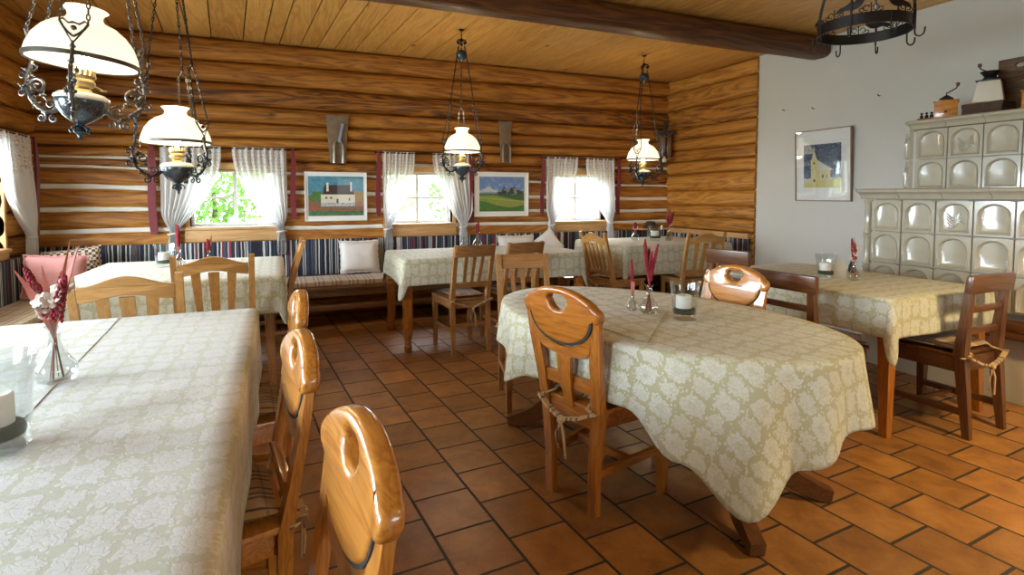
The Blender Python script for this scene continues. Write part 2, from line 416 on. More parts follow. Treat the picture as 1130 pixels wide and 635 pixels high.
def interp(xs,ys,x):
    if x<=xs[0]: return ys[0]
    for i in range(len(xs)-1):
        if x<=xs[i+1]: t=(x-xs[i])/(xs[i+1]-xs[i]); return ys[i]*(1-t)+ys[i+1]*t
    return ys[-1]
def log_wall(name,seams,s0,s1,holes,depth,mat,place,seed,label,chinks=(),fl=.5,casewid=.0):
    """seams: list of functions z(s) bottom->top. place(s,d,z)-> world. holes: (s0,s1,z0,z1)"""
    bm=bmesh.new(); rnd=random.Random(seed); facelog=[]
    NP=9
    for k in range(len(seams)-1):
        r=rnd.random(); ph=rnd.random()*50
        ranges=[(s0,s1)]
        for (h0,h1,z0,z1) in holes:
            mid=(h0+h1)/2; a,b=seams[k](mid),seams[k+1](mid)
            if min(b,z1)-max(a,z0)>.35*(b-a):
                nr=[]
                for (p,q) in ranges:
                    if p<h0<q or p<h1<q: nr+=[(p,h0),(h1,q)]
                    else: nr.append((p,q))
                ranges=nr
        for (p,q) in ranges:
            n=max(2,int((q-p)/.12)); prev=None
            for i in range(n+1):
                s=p+(q-p)*i/n
                wob=.012*noise.noise(Vector((s*1.3,ph,0)))
                za=seams[k](s)+.010*noise.noise(Vector((s*1.1,k*7.7,1))); zb=seams[k+1](s)+.010*noise.noise(Vector((s*1.1,(k+1)*7.7,1)))
                ring=[]
                for j in range(NP+1):
                    t=j/NP; x=2*t-1
                    prof=(max(0,1-abs(x)**2.6))**fl
                    d=prof*depth*(1+.25*noise.noise(Vector((s*.9,ph,2))))+wob*prof+.004*noise.noise(Vector((s*3,t*6+ph,k)))
                    ring.append(bm.verts.new(place(s,d,za+(zb-za)*t)))
                ring.insert(0,bm.verts.new(place(s,-.12,za))); ring.append(bm.verts.new(place(s,-.12,zb)))
                if prev:
                    for j in range(len(ring)-1):
                        bm.faces.new((prev[j],ring[j],ring[j+1],prev[j+1])); facelog.append(r)
                if i in(0,n): bm.faces.new(ring if i else ring[::-1]); facelog.append(r)
                prev=ring
    me=bpy.data.meshes.new(name); bmesh.ops.recalc_face_normals(bm,faces=bm.faces) if False else None
    bm.to_mesh(me); bm.free()
    rndattr(me,facelog)
    o=link(name,me,mat); auto(me,50); struct(o,label)
    # chinking between logs
    if chinks:
        bm=bmesh.new()
        for (k,a,b,th) in chinks:
            rr=[(a,b)]
            for (h0,h1,z0,z1) in holes:
                z=seams[k]((h0+h1)/2)
                if z0-.01<z<z1+.01:
                    nr=[]
                    for (p,q) in rr:
                        if p<h0<q or p<h1<q: nr+=[(p,h0),(h1,q)]
                        else: nr.append((p,q))
                    rr=nr
            for (p,q) in rr:
                n=max(2,int((q-p)/.08)); prev=None
                for i in range(n+1):
                    s=p+(q-p)*i/n; z=seams[k](s)+.010*noise.noise(Vector((s*1.1,k*7.7,1)))
                    w=th*(1+.5*noise.noise(Vector((s*4,k,5)))); dd=depth*.82
                    ring=[bm.verts.new(place(s,*c)) for c in ((-.1,z-w),(dd*.9,z-w),(dd+.004,z-w*.4),(dd+.004,z+w*.4),(dd*.9,z+w),(-.1,z+w))]
                    if prev:
                        for j in range(6): bm.faces.new((prev[j],ring[j],ring[(j+1)%6],prev[(j+1)%6]))
                    prev=ring
        struct(done('chinking',bm,'chink',parent=o,smooth=50))
    return o
XS=[-1.57,.2,1.43,4.36]
def sf(*ys): return lambda s: interp(XS,ys,s)
seamsB=[sf(0,0,0,0),sf(.2,.2,.2,.2),sf(.4,.4,.4,.4),sf(.6,.6,.6,.6),sf(.78,.78,.78,.78),sf(.965,.96,.957,.94),sf(1.17,1.14,1.125,1.09),sf(1.38,1.325,1.31,1.25),sf(1.565,1.52,1.50,1.43),sf(1.645,1.655,1.66,1.66),
 sf(1.75,1.78,1.79,1.80),sf(1.87,1.885,1.90,1.91),sf(2.03,2.03,2.03,2.04),sf(2.22,2.20,2.19,2.20),sf(2.43,2.42,2.41,2.42),sf(2.62,2.63,2.64,2.65),sf(2.85,2.85,2.85,2.85)]
WIN=[(-.80,.00,.985,1.56),(1.11,1.87,.98,1.56),(3.19,3.97,.97,1.56)]
th=.022
log_wall('wall_back',seamsB,XL-.1,XR+.1,WIN,.075,'log',lambda s,d,z:(s,YW-d,z),5,'far wall of round honey brown logs with white chinking',
   chinks=[(5,XL,XR,th),(6,XL,XR,th),(7,XL,XR,th),(8,XL,XR,.014),(9,XL,-.95,.013),(9,4.1,XR,.014)])
seamsR=[0,.2,.4,.6,.76,.86,1.02,1.17,1.36,1.58,1.74,1.89,2.04,2.18,2.44,2.68,2.85]
log_wall('wall_right_logs',[(lambda s,z=z:z) for z in seamsR],4.67,YW+.05,[],.045,'logy',lambda s,d,z:(XR-d,s,z),11,'short log wall beside the far right corner',fl=.35)
LW=[(3.1,5.5,.88,1.72),(1.6,2.6,.95,1.75),(-.2,1.0,.95,1.75)]  # first opening enlarged out of view to strengthen the chair-back glare
seamsL=[0,.2,.4,.6,.78,.96,1.16,1.36,1.55,1.66,1.84,2.03,2.22,2.43,2.62,2.85]
log_wall('wall_left',[(lambda s,z=z:z) for z in seamsL],YB,YW+.05,LW,.075,'logy',lambda s,d,z:(XL+d,s,z),17,'left wall of brown logs')
# outer shell behind the logs with the same openings
def shell(name,horiz,fixed,a0,a1,holes,mat,th=.18,label=None,side=1):
    bm=bmesh.new(); cuts=sorted(holes); x=a0
    def put(p,q,z0,z1):
        if horiz: bb(bm,p,q,fixed,fixed+th*side,z0,z1)
        else: bb(bm,fixed,fixed+th*side,p,q,z0,z1)
    for (h0,h1,z0,z1) in cuts:
        put(x,h0,0,CEIL+.1); put(h0,h1,0,z0); put(h0,h1,z1,CEIL+.1); x=h1
    put(x,a1,0,CEIL+.1)
    return struct(done(name,bm,mat),label)
shell('wall_back_core',True,YW+.03,XL-.3,XR+.3,WIN,'chink',.2,'core of the far wall')
shell('wall_left_core',False,XL-.03,YB-.2,YW+.23,LW,'chink',.2,'core of the left wall',-1)
bm=bmesh.new(); bb(bm,XR-.012,XR+.2,YB-.2,4.68,0,CEIL+.03); bb(bm,XR+.01,XR+.2,4.68,YW+.23,0,CEIL+.03)
bmesh.ops.subdivide_edges(bm,edges=bm.edges[:],cuts=8,use_grid_fill=True)
for v in bm.verts:
    if v.co.x<XR+.005: v.co.x+=.006*noise.noise(v.co*1.7)
struct(done('wall_right',bm,'plaster',smooth=30),'white plastered right wall')
shell('wall_front',True,YB-.02,XL-.3,XR+.3,[(1.4,2.8,.95,1.75)],'plaster',.2,'white plastered wall behind the viewer',-1)

# beam
def beam():
    bm=bmesh.new(); prev=None
    n=70
    for i in range(n+1):
        s=XL-.02+(XR+.0-XL)*i/n
        cs=[]
        K=14
        for j in range(K):
            a=2*PI*j/K; c,sn=math.cos(a),math.sin(a)
            e=.55
            y=math.copysign(abs(c)**e,c)*.125; z=math.copysign(abs(sn)**e,sn)*.10
            f=1+.06*noise.noise(Vector((s*1.2,c*1.3,sn*1.3)))
            cs.append(bm.verts.new((s,3.925+y*f+.012*noise.noise(Vector((s*.6,0,0))),2.748+z*f)))
        if prev:
            for j in range(K): bm.faces.new((prev[j],prev[(j+1)%K],cs[(j+1)%K],cs[j]))
        else: bm.faces.new(cs)
        prev=cs
    bm.faces.new(prev[::-1])
    bmesh.ops.recalc_face_normals(bm,faces=bm.faces)
    struct(done('trim_1',bm,'beam',smooth=50),'dark hewn log beam crossing the ceiling')
beam()

# ------------------------------------------------------------------ windows
def window(n,axis,a0,a1,z0,z1,fixed,sgn,label,fancy=True):
    """axis x: wall at y=fixed, outward +y*sgn"""
    def P(s,d,z): return (s,fixed+d*sgn,z) if axis=='x' else (fixed+d*sgn,s,z)
    def bx(bm,s0,s1,d0,d1,zz0,zz1):
        p=P(s0,d0,zz0); q=P(s1,d1,zz1); bb(bm,min(p[0],q[0]),max(p[0],q[0]),min(p[1],q[1]),max(p[1],q[1]),zz0,zz1)
    bm=bmesh.new(); w=.03
    bx(bm,a0,a0+w,.07,.12,z0,z1); bx(bm,a1-w,a1,.07,.12,z0,z1); bx(bm,a0+w,a1-w,.07,.12,z0,z0+w); bx(bm,a0+w,a1-w,.07,.12,z1-w,z1)
    o=struct(done('window_%d'%n,bm,'winframe',bevel=.004),label)
    bm=bmesh.new(); m=(a0+a1)/2; zm=(z0+z1)/2
    bx(bm,m-.016,m+.016,.075,.11,z0+w,z1-w); bx(bm,a0+w,m-.016,.08,.105,zm-.012,zm+.012); bx(bm,m+.016,a1-w,.08,.105,zm-.012,zm+.012)
    struct(done('muntin',bm,'winframe',parent=o,bevel=.003))
    bm=bmesh.new(); bx(bm,a0+w,a1-w,.090,.094,z0+w,z1-w); struct(done('pane',bm,'pane',parent=o))
    # reveal casing of pale wood
    wm='sillx' if axis=='x' else 'silly'
    bm=bmesh.new(); e=.035
    bx(bm,a0-e,a0,-.085,.2,z0,z1); bx(bm,a1,a1+e,-.085,.2,z0,z1); bx(bm,a0-e,a1+e,-.085,.2,z1,z1+.06)
    struct(done('casing',bm,wm,parent=o,bevel=.004))
    bm=bmesh.new(); bx(bm,a0-.05,a1+.05,-.105,.2,z0-.03,z0); struct(done('sill',bm,wm,parent=o,bevel=.006))
    bm=bmesh.new(); bx(bm,a0-.04,a1+.04,-.09,-.0,z0-.145,z0-.032); struct(done('apron',bm,wm,parent=o,bevel=.006))
    return o
for i,(a0,a1,z0,z1) in enumerate(WIN): window(i+1,'x',a0,a1,z0,z1,YW,1,['window at the left of the far wall','middle window of the far wall between the two landscape pictures','bright window at the right of the far wall'][i])
for i,(a0,a1,z0,z1) in enumerate(LW): window(i+4,'y',a0,a1,z0,z1,XL,-1,'window in the left wall')
window(7,'x',1.4,2.8,.95,1.75,YB,-1,'unseen window added behind the viewer for fill light')  # unseen opening added so the soft fill can enter

def curtain(pos,axis,s_top0,s_top1,s_tie,z_top,z_tie,z_bot,off,label,seed,sgn=-1,fixed=YW,group=None):
    """inner edge at s_top0 (towards window centre), outer at s_top1; gathered at s_tie"""
    bm=bmesh.new(); NU=64; NV=60; uvl=bm.loops.layers.uv.new('UVMap'); rnd=random.Random(seed); ph=rnd.random()*6
    grid=[]
    for j in range(NV+1):
        t=j/NV; z=z_top+(z_bot-z_top)*t
        if z>z_tie:
            k=(z_top-z)/(z_top-z_tie); k2=k*k*(1.4-.4*k)
            wid=1-k2
        else: k=1; wid=0
        tt=0 if z>z_tie else (z_tie-z)/(z_tie-z_bot+1e-6)
        row=[]
        for i in range(NU+1):
            u=i/NU
            e0=s_top0+(s_tie-s_top0)*k**2.1 if z>z_tie else s_tie
            e1=s_top1+(s_tie-s_top1)*max(0,(k-.75)/.25)**1.6 if z>z_tie else s_tie
            gw=.046*(1+.9*math.sin(tt*PI*.75)) 
            span=e1-e0
            d=math.copysign(1,s_top1-s_top0)
            if abs(span)<2*gw: span=d*2*gw*(.55+.45*min(1,abs(span)/(2*gw)))
            c=(e0+e1)/2
            s=c+span*(u-.5)
            amp=.011+.016*k
            dd=amp*math.sin(u*PI*2*(9)+ph+.8*math.sin(z*5+seed))+.007*math.sin(u*37+z*3)
            if z>=z_top-.03: dd*=.8
            row.append(bm.verts.new((s,dd,z)))
        grid.append(row)
    for j in range(NV):
        for i in range(NU):
            f=bm.faces.new((grid[j][i],grid[j][i+1],grid[j+1][i+1],grid[j+1][i]))
            for l,(a,b) in zip(f.loops,((i,j),(i+1,j),(i+1,j+1),(i,j+1))): l[uvl].uv=(a/NU,1-b/NV)
    for v in bm.verts:
        s,d,z=v.co
        v.co=(s,fixed+sgn*(off+d),z) if axis=='x' else (fixed-sgn*(off+d),s,z)
    o=done('curtain',bm,'curtain',smooth=80)
    tag(o,label,'curtain')
    # tie band
    b=bmesh.new(); pts=[]
    for i in range(14):
        a=2*PI*i/14; s=s_tie+.045*math.cos(a); d=off+.035*math.sin(a); pts.append((s,fixed+sgn*d,z_tie+.006*math.cos(a)) if axis=='x' else (fixed-sgn*d,s,z_tie))
    SEG[0]=6; sweep(b,pts,.008,up=(0,0,1),closed=True); SEG[0]=8
    done('tie_band',b,'whitecloth',parent=o,smooth=True)
    return o
ZT=1.775
names=['left far window','middle far window','right far window']
for i,(c,l,r,tl,tr,inl,inr) in enumerate([(-.47,-1.02,.09,-.93,.03,-.50,-.41),(1.57,1.06,2.09,1.115,1.98,1.42,1.62),(3.56,3.06,4.06,3.13,3.99,3.52,3.63)]):
    curtain(0,'x',inl,l,tl,ZT,.93,.69,.13,'white lace curtain panel on the left side of the %s'%names[i],i*2+1)
    curtain(0,'x',inr,r,tr,ZT,.93,.69,.13,'white lace curtain panel on the right side of the %s'%names[i],i*2+2)
    b=bmesh.new(); SEG[0]=8; sweep(b,[(l-.08,YW-.13,ZT-.012),(r+.10,YW-.13,ZT-.012)],.007,up=(0,0,1))
    o=done('curtain_rod',b,'iron',smooth=True); tag(o,'thin dark curtain rod above the %s'%names[i],'curtain rod')
    for s in (l-.035,r+.035):
        b=bmesh.new(); sweep(b,[(s,YW-.05,ZT-.012),(s,YW-.13,ZT-.012)],.006,up=(0,0,1)); done('bracket',b,'iron',parent=o)
# left wall curtain
curtain(0,'y',5.25,5.93,5.86,1.80,.95,.56,.13,'white lace curtain hanging on the left log wall near the corner',21,sgn=-1,fixed=XL)
b=bmesh.new(); sweep(b,[(XL+.13,4.3,1.79),(XL+.13,5.98,1.79)],.007,up=(0,0,1)); o=done('curtain_rod',b,'iron'); tag(o,'thin curtain rod on the left wall','curtain rod')
for s in (4.35,5.96):
    b=bmesh.new(); sweep(b,[(XL+.04,s,1.79),(XL+.13,s,1.79)],.006,up=(0,0,1)); done('bracket',b,'iron',parent=o)
def ribbon(x,z0,z1,label,w=.05,lean=0,axis='x'):
    b=bmesh.new(); pts=[]; n=16
    for i in range(n+1):
        t=i/n; z=z0+(z1-z0)*t
        pts.append((x+lean*t+.006*math.sin(t*7),YW-.125-.012*math.sin(t*5),z) if axis=='x' else (XL+.125+.01*math.sin(t*5),x+lean*t,z))
    secs=[(w*(.55+.45*min(1,i/4))*(1 if i<n else .8),.018) for i in range(n+1)]
    sweep(b,pts,secs,up=(0,1,0) if axis=='x' else (1,0,0))
    o=done('ribbon',b,'red',bevel=.005); tag(o,label,'ribbon')
ribbon(-1.09,1.785,.93,'dark red sash hanging at the far left of the left far window',.065)
ribbon(.15,1.785,1.05,'dark red sash hanging between the left far window and the farmhouse picture')
ribbon(1.015,1.785,1.07,'dark red sash hanging between the farmhouse picture and the middle window')
ribbon(2.06,1.785,.98,'dark red sash hanging between the middle window and the green landscape picture',.05,.03)
ribbon(3.01,1.785,1.04,'dark red sash hanging between the green landscape picture and the right window',.045)
ribbon(4.12,1.785,1.04,'dark red sash hanging to the right of the right far window',.045)
ribbon(6.02,1.80,.93,'dark red sash hanging on the left wall beside the corner',.07,axis='y')

# ------------------------------------------------------------------ outside
bm=bmesh.new(); bmesh.ops.create_grid(bm,x_segments=40,y_segments=40,size=40); 
for v in bm.verts: v.co.z=-.35+.15*noise.noise(v.co*.2)
struct(done('ground',bm,'grass',loc=(0,0,-.3)),'grass outside the windows')
def tree(x,y,h,r,label,mat,seed):
    t=thing('garden_tree',label,'tree',(x,y,-.6)); rnd=random.Random(seed)
    b=bmesh.new(); SEG[0]=8; sweep(b,[(0,0,0),(.05,0,h*.35),(0,.05,h*.7)],[r*.09,r*.07,r*.03],up=(0,1,0)); done('trunk',b,'bark',parent=t,smooth=True)
    b=bmesh.new()
    for i in range(1500):
        a=rnd.random()*2*PI; ph=math.acos(2*rnd.random()-1); rr=r*(.45+.55*rnd.random())
        c=Vector((rr*math.cos(a)*math.sin(ph),rr*math.sin(a)*math.sin(ph),h*.62+rr*.95*math.cos(ph)*h/(2.6*r)))
        q=Euler((rnd.random()*6,rnd.random()*6,rnd.random()*6)).to_matrix(); s=.10+.07*rnd.random()
        vs=[b.verts.new(c+q@Vector(p)*s) for p in ((-.5,0,0),(0,-.28,.05),(.6,0,0),(0,.28,.05))]; b.faces.new(vs)
    done('foliage',b,mat,parent=t)
tree(-1.2,12.5,3.2,1.0,'leafy green tree outside the left far window','leaf',1)
tree(.0,17.5,3.6,1.1,'yellow green tree farther out beyond the left far window','leaf2',2)
tree(4.4,13.2,3.4,1.1,'leafy green shrub tree outside the middle window','leaf',3)
tree(3.3,19.0,3.4,1.2,'yellow green tree outside the middle window','leaf2',4)

# ------------------------------------------------------------------ chairs
def cushion_mesh(w0,w1,d,th):
    """trapezoid cushion: back width w0 (y=-d/2), front w1"""
    bm=bmesh.new(); N=10; top=[];bot=[]
    for j in range(N+1):
        rt=[];rb=[]
        for i in range(N+1):
            u=i/N*2-1; v=j/N*2-1
            w=(w0+(w1-w0)*(j/N))/2
            puff=((1-abs(u)**4)*(1-abs(v)**4))**.5
            tuft=1-.25*math.exp(-((abs(u)-.4)**2+(abs(v)-.4)**2)*30)
            rt.append(bm.verts.new((u*w,v*d/2,th*.5+th*.5*puff*tuft))); rb.append(bm.verts.new((u*w*.98,v*d/2*.98,th*.45*(1-puff))))
        top.append(rt);bot.append(rb)
    for j in range(N):
        for i in range(N):
            bm.faces.new((top[j][i],top[j][i+1],top[j+1][i+1],top[j+1][i])); bm.faces.new((bot[j][i],bot[j+1][i],bot[j+1][i+1],bot[j][i+1]))
    for i in range(N):
        bm.faces.new((bot[0][i],bot[0][i+1],top[0][i+1],top[0][i])); bm.faces.new((top[N][i],top[N][i+1],bot[N][i+1],bot[N][i]))
        bm.faces.new((top[i][0],top[i+1][0],bot[i+1][0],bot[i][0])); bm.faces.new((bot[i][N],bot[i+1][N],top[i+1][N],top[i][N]))
    bmesh.ops.recalc_face_normals(bm,faces=bm.faces)
    return bm
def make_cushion(label,w0,w1,d,ties=True,mat='plaid',yb=-.2,postx=.15):
    bm=cushion_mesh(w0,w1,d,.04); bmesh.ops.translate(bm,verts=bm.verts,vec=(0,0,0))
    o=done('seat_cushion',bm,mat,smooth=60); tag(o,label,'cushion',)
    if ties:
        for s in (-1,1):
            b=bmesh.new(); SEG[0]=5; rnd=random.Random(5+s)
            px=s*postx
            pts=[(px-s*.01,-d/2+.02,.02),(px-s*.035,yb-.0,.01),(px-s*.02,yb-.035,-.0),(px+s*.018,yb-.036,-.015),(px+s*.032,yb-.01,-.02)]
            sweep(b,pts,(.014,.006),up=(0,0,1))
            # long slack loop to the middle and hanging ends
            done('tie',b,mat,parent=o,smooth=True)
        b=bmesh.new(); y=yb-.045
        sweep(b,[(-postx-.02,y,-.01),(-.09,y-.012,-.045),(0,y-.018,-.07),(.09,y-.012,-.045),(postx+.02,y,-.01)],(.012,.022),up=(0,1,0))
        lathe(b,[(0,.016),(.014,.01),(.018,0),(.012,-.012),(0,-.016)],8,(0,y-.02,-.075))
        sweep(b,[(0,y-.02,-.08),(-.025,y-.025,-.14),(-.015,y-.02,-.20)],(.012,.005),up=(0,1,0))
        sweep(b,[(0,y-.02,-.08),(.02,y-.025,-.13),(.028,y-.02,-.23)],(.012,.005),up=(0,1,0))
        done('bow_knot',b,mat,parent=o,smooth=True)
    return o
# chair frames: local +Y is the facing direction; feet at y=-.2 (rear) and +.19
def legs_front(t,mat,x,y,h,s0=.034,s1=.026):
    for sx in(-1,1):
        b=bmesh.new(); sweep(b,[(sx*x,y,0),(sx*x,y,h*.5),(sx*x,y,h)],[(s1,s1),(s0,s0),(s0,s0)],up=(0,1,0)); done('leg',b,mat,parent=t,bevel=.003)
def bow_chair(mat,label):
    t=thing('dining_chair',label,'chair')
    H=.86
    lean=lambda z:-.2-(.0 if z<.42 else ((z-.42)*.17 if z<.7 else .0476+(z-.7)*.13))
    px=lambda z:.130+.062*max(0,z-.2)/.66
    for s in(-1,1):
        b=bmesh.new(); zs=[0,.2,.42,.56,.7,.845]
        sweep(b,[(s*px(z)*(1 if z>.01 else .98),lean(z),z) for z in zs],[(.040,.032),(.042,.036),(.05,.038),(.054,.026),(.058,.024),(.05,.020)],up=(0,1,0)); done('back_post',b,mat+'z',parent=t,bevel=.005)
    # seat board
    b=bmesh.new(); pl=[(-.17,-.215),(.17,-.215),(.225,.2),(-.225,.2)]
    vs=[b.verts.new((x,y,.425)) for x,y in pl]; f=b.faces.new(vs); r=bmesh.ops.extrude_face_region(b,geom=[f]); bmesh.ops.translate(b,verts=[v for v in r['geom'] if isinstance(v,bmesh.types.BMVert)],vec=(0,0,.022)); bmesh.ops.recalc_face_normals(b,faces=b.faces)
    done('seat',b,mat+'x',parent=t,bevel=.008)
    legs_front(t,MT[mat+'z'],.185,.165,.425,.044,.034)
    b=bmesh.new(); bb(b,-.165,.165,.155,.175,.36,.425)
    for s in(-1,1):
        sweep(b,[(s*.138,-.19,.39),(s*.185,.16,.39)],(.022,.065),up=(0,0,1))
    bb(b,-.13,.13,-.212,-.190,.355,.425)
    done('seat_rail',b,mat+'x',parent=t,bevel=.003)
    for s in(-1,1):
        b=bmesh.new(); sweep(b,[(s*.136,-.195,.17),(s*.183,.165,.20)],(.02,.034),up=(0,0,1)); done('stretcher',b,mat+'y',parent=t,bevel=.003)
    b=bmesh.new(); bb(b,-.155,.155,-.02,.0,.165,.2); done('stretcher',b,mat+'x',parent=t,bevel=.003)
    # crest: bowed top, lobes, U shaped lower edge
    top=[]; 
    for i in range(25):
        a=i/24; x=-.20+.40*a; top.append((x,.865+.065*(1-(x/.20)**2)**.8 if abs(x)<.1999 else .865))
    lobeR=[(.210,.862),(.222,.848),(.224,.826),(.213,.808),(.197,.802),(.186,.812),(.181,.826)]
    U=[]
    for i in range(1,20):
        a=PI*i/20; U.append((.178*math.cos(a),.822-.128*math.sin(a)**.9))
    outl=top+lobeR+U+[(-x,z) for x,z in lobeR[::-1]]
    hole=[]
    for i in range(22):   # heart-like D hole
        a=2*PI*i/22; x=.058*math.cos(a); z=.030*math.sin(a)
        z+= .008*(abs(x)/.058) if z>0 else 0
        if z<0: x*=.86+.0*z; z*=1.15
        hole.append((x,.868+z))
    def bend(me,yoff,c=.14):
        for v in me.vertices:
            z=v.co.z; v.co.y+= lean(z)+yoff - c*v.co.x**2*-1*0 - c*(.05-v.co.x**2)
    me=plate(outl,[hole],.046,.015); bend(me,0.002); o=link('crest_rail',me,mat+'x',t); auto(me,50)
    # lower board, and black strip painted in for the shadow gap
    low=[(-.178,.80)]+[(x*1.0,z+.01) for x,z in U[::-1]][0:]+[(.178,.80),(.155,.715)]
    low=[]
    for i in range(0,21):
        a=PI*i/20; low.append((.172*math.cos(a),.806-.128*math.sin(a)))
    for i in range(0,13):
        a=PI*i/12; low.append((-.150*math.cos(a),.69-.045*math.sin(a)))
    me=plate(low,[],.022,.004); bend(me,0.0); o=link('lower_back_panel',me,mat+'x',t); auto(me,50)
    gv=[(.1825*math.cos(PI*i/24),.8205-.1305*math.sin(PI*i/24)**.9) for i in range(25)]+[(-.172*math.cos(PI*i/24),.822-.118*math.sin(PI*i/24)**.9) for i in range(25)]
    me=plate(gv,[],.036,.0); bend(me,0.0); o=link('painted_gap_shadow',me,'black',t)
    for sx,w0,w1 in ((0,.05,.085),):
        b=bmesh.new(); zs=[.42,.5,.58,.66]
        sweep(b,[(sx,lean(z)-.14*.05-.010*math.sin((z-.42)/.24*PI),z) for z in zs],[(w0,.016),(w0+.005,.016),(w1-.01,.016),(w1,.016)],up=(0,1,0)); done('splat',b,mat+'z',parent=t,bevel=.003)
    b=bmesh.new(); bb(b,-.15,.15,-.225,-.2,.50,.555); done('back_rail',b,mat+'x',parent=t,bevel=.004)
    return t
def slat_chair(mat,label,nsl=3,arch=True,H=.92,w=.215,straight=False):
    t=thing('dining_chair',label,'chair')
    lean=lambda z:-.2-(.0 if z<.45 else (z-.45)*.21+(z-.45)**2*.1)
    for s in(-1,1):
        b=bmesh.new(); zs=[0,.25,.45,.6,.75,H]
        sweep(b,[(s*(w-.028+(.012*(z-.45) if z>.45 else 0)),lean(z) if z>.44 else -.2-(.45-z)*.06,z) for z in zs],[(.03,.03),(.034,.036),(.036,.042),(.035,.034),(.034,.028),(.034,.026)],up=(0,1,0)); done('back_post',b,mat+'z',parent=t,bevel=.005)
    b=bmesh.new(); bb(b,-w+.0,w,-.185,.215,.432,.452); done('seat',b,mat+'x',parent=t,bevel=.007)
    legs_front(t,MT[mat+'z'],w-.02,.18,.432,.038,.03)
    b=bmesh.new(); bb(b,-w+.02,w-.02,.17,.188,.375,.432); bb(b,-w+.02,w-.02,-.206,-.188,.375,.432)
    for s in(-1,1): bb(b,s*(w-.03),s*(w-.012),-.19,.175,.375,.432)
    done('seat_rail',b,mat+'x',parent=t,bevel=.003)
    for s in(-1,1):
        b=bmesh.new(); bb(b,s*(w-.03),s*(w-.012),-.205,.17,.185,.215); done('stretcher',b,mat+'y',parent=t,bevel=.003)
    b=bmesh.new(); bb(b,-w+.03,w-.03,-.215,-.2,.22,.25); done('stretcher',b,mat+'x',parent=t,bevel=.003)
    bow=lambda x:-.018*(1-(x/w)**2)
    wi=w-.042 if not straight else w-.012
    outl=[]
    N=24
    if arch:
        for i in range(N+1):
            x=-wi+2*wi*i/N; q=x/wi; outl.append((x,H-.052+.048*(.5+.5*math.cos(PI*q))**1.0))
        for i in range(N+1):
            x=wi-2*wi*i/N; q=x/wi; outl.append((x,H-.125+.030*(.5+.5*math.cos(PI*q))))
    else:
        for i in range(N+1):
            x=-wi+2*wi*i/N; q=x/wi; outl.append((x,H-.004+.006*(1-q*q)))
        for i in range(N+1):
            x=wi-2*wi*i/N; outl.append((x,H-.095))
    me=plate(outl,[],.022,.004)
    for v in me.vertices: v.co.y+=lean(v.co.z)+bow(v.co.x)-(.0 if not straight else .008)
    link('crest_rail',me,mat+'x',t); auto(me,50)
    zb=.50 if arch else .545
    me=plate([(-w+.04,zb),(w-.04,zb),(w-.04,zb+.045),(-w+.04,zb+.045)],[],.02,.003)
    for v in me.vertices: v.co.y+=lean(v.co.z)
    link('back_rail',me,mat+'x',t); auto(me,50)
    for i in range(nsl):
        q=(i-(nsl-1)/2)/((nsl+1)/2)
        x0=q*(w-.05)*.92; x1=q*(w-.05)*1.08
        b=bmesh.new(); z0=zb+.035; z1=H-.10 if not arch else H-.105
        wt=(.034,.052) if arch else (.026,.028)
        if nsl==4: wt=(.026,.034)
        if arch and nsl==3 and i==1: wt=(.045,.062)
        sweep(b,[(x0,lean(z0),z0),((x0+x1)/2,lean((z0+z1)/2)-.008,(z0+z1)/2),(x1,lean(z1)+bow(x1),z1)],[(wt[0],.012),((wt[0]+wt[1])/2,.012),(wt[1],.012)],up=(0,1,0)); done('slat',b,mat+'z',parent=t,bevel=.002)
    return t
def ladder_chair(mat,label,H=.875,w=.185):
    t=thing('dining_chair',label,'chair')
    lean=lambda z:-.2-(.0 if z<.45 else (z-.45)*.08)
    for s in(-1,1):
        b=bmesh.new(); zs=[0,.06,.25,.45,.65,H-.015]
        sweep(b,[(s*(w-.02),-.2-(.45-z)*.10 if z<.45 else lean(z),z) for z in zs],[(.03,.034),(.032,.038),(.042,.048),(.048,.055),(.042,.04),(.036,.03)],up=(0,1,0)); done('back_post',b,mat+'z',parent=t,bevel=.004)
    b=bmesh.new(); pl=[(-w,-.19),(w,-.19),(w+.03,.215),(-w-.03,.215)]
    vs=[b.verts.new((x,y,.43)) for x,y in pl]; f=b.faces.new(vs); r=bmesh.ops.extrude_face_region(b,geom=[f]); bmesh.ops.translate(b,verts=[v for v in r['geom'] if isinstance(v,bmesh.types.BMVert)],vec=(0,0,.02)); bmesh.ops.recalc_face_normals(b,faces=b.faces)
    done('seat',b,mat+'x',parent=t,bevel=.006)
    legs_front(t,MT[mat+'z'],w+.0,.18,.43,.042,.032)
    b=bmesh.new(); bb(b,-w+.02,w-.02,.17,.19,.35,.43); bb(b,-w+.03,w-.03,-.21,-.19,.35,.43)
    for s in(-1,1): bb(b,s*(w-.02),s*(w),-.18,.165,.35,.43)
    done('seat_rail',b,mat+'x',parent=t,bevel=.003)
    for s in(-1,1):
        b=bmesh.new(); bb(b,s*(w-.025),s*(w-.003),-.215,.17,.12,.155); done('stretcher',b,mat+'y',parent=t,bevel=.003)
    b=bmesh.new(); bb(b,-w+.02,w-.02,.0,.02,.125,.15); done('stretcher',b,mat+'x',parent=t,bevel=.003)
    b=bmesh.new(); z=H-.045; box(b,(0,lean(z)-.012,z),(2*w+.04,.034,.098),Matrix.Rotation(R(5),3,'X')); done('crest_rail',b,mat+'x',parent=t,bevel=.008)
    for z in (.57,.69):
        b=bmesh.new(); box(b,(0,lean(z),z),(2*w-.06,.018,.036),Matrix.Rotation(R(5),3,'X')); done('ladder_rung',b,mat+'x',parent=t,bevel=.004)
    return t
def put(o,x,y,ang,sc=None,z=0):
    o.location=(x,y,z); o.rotation_euler=(0,0,R(ang-90))
    if sc: o.scale=sc
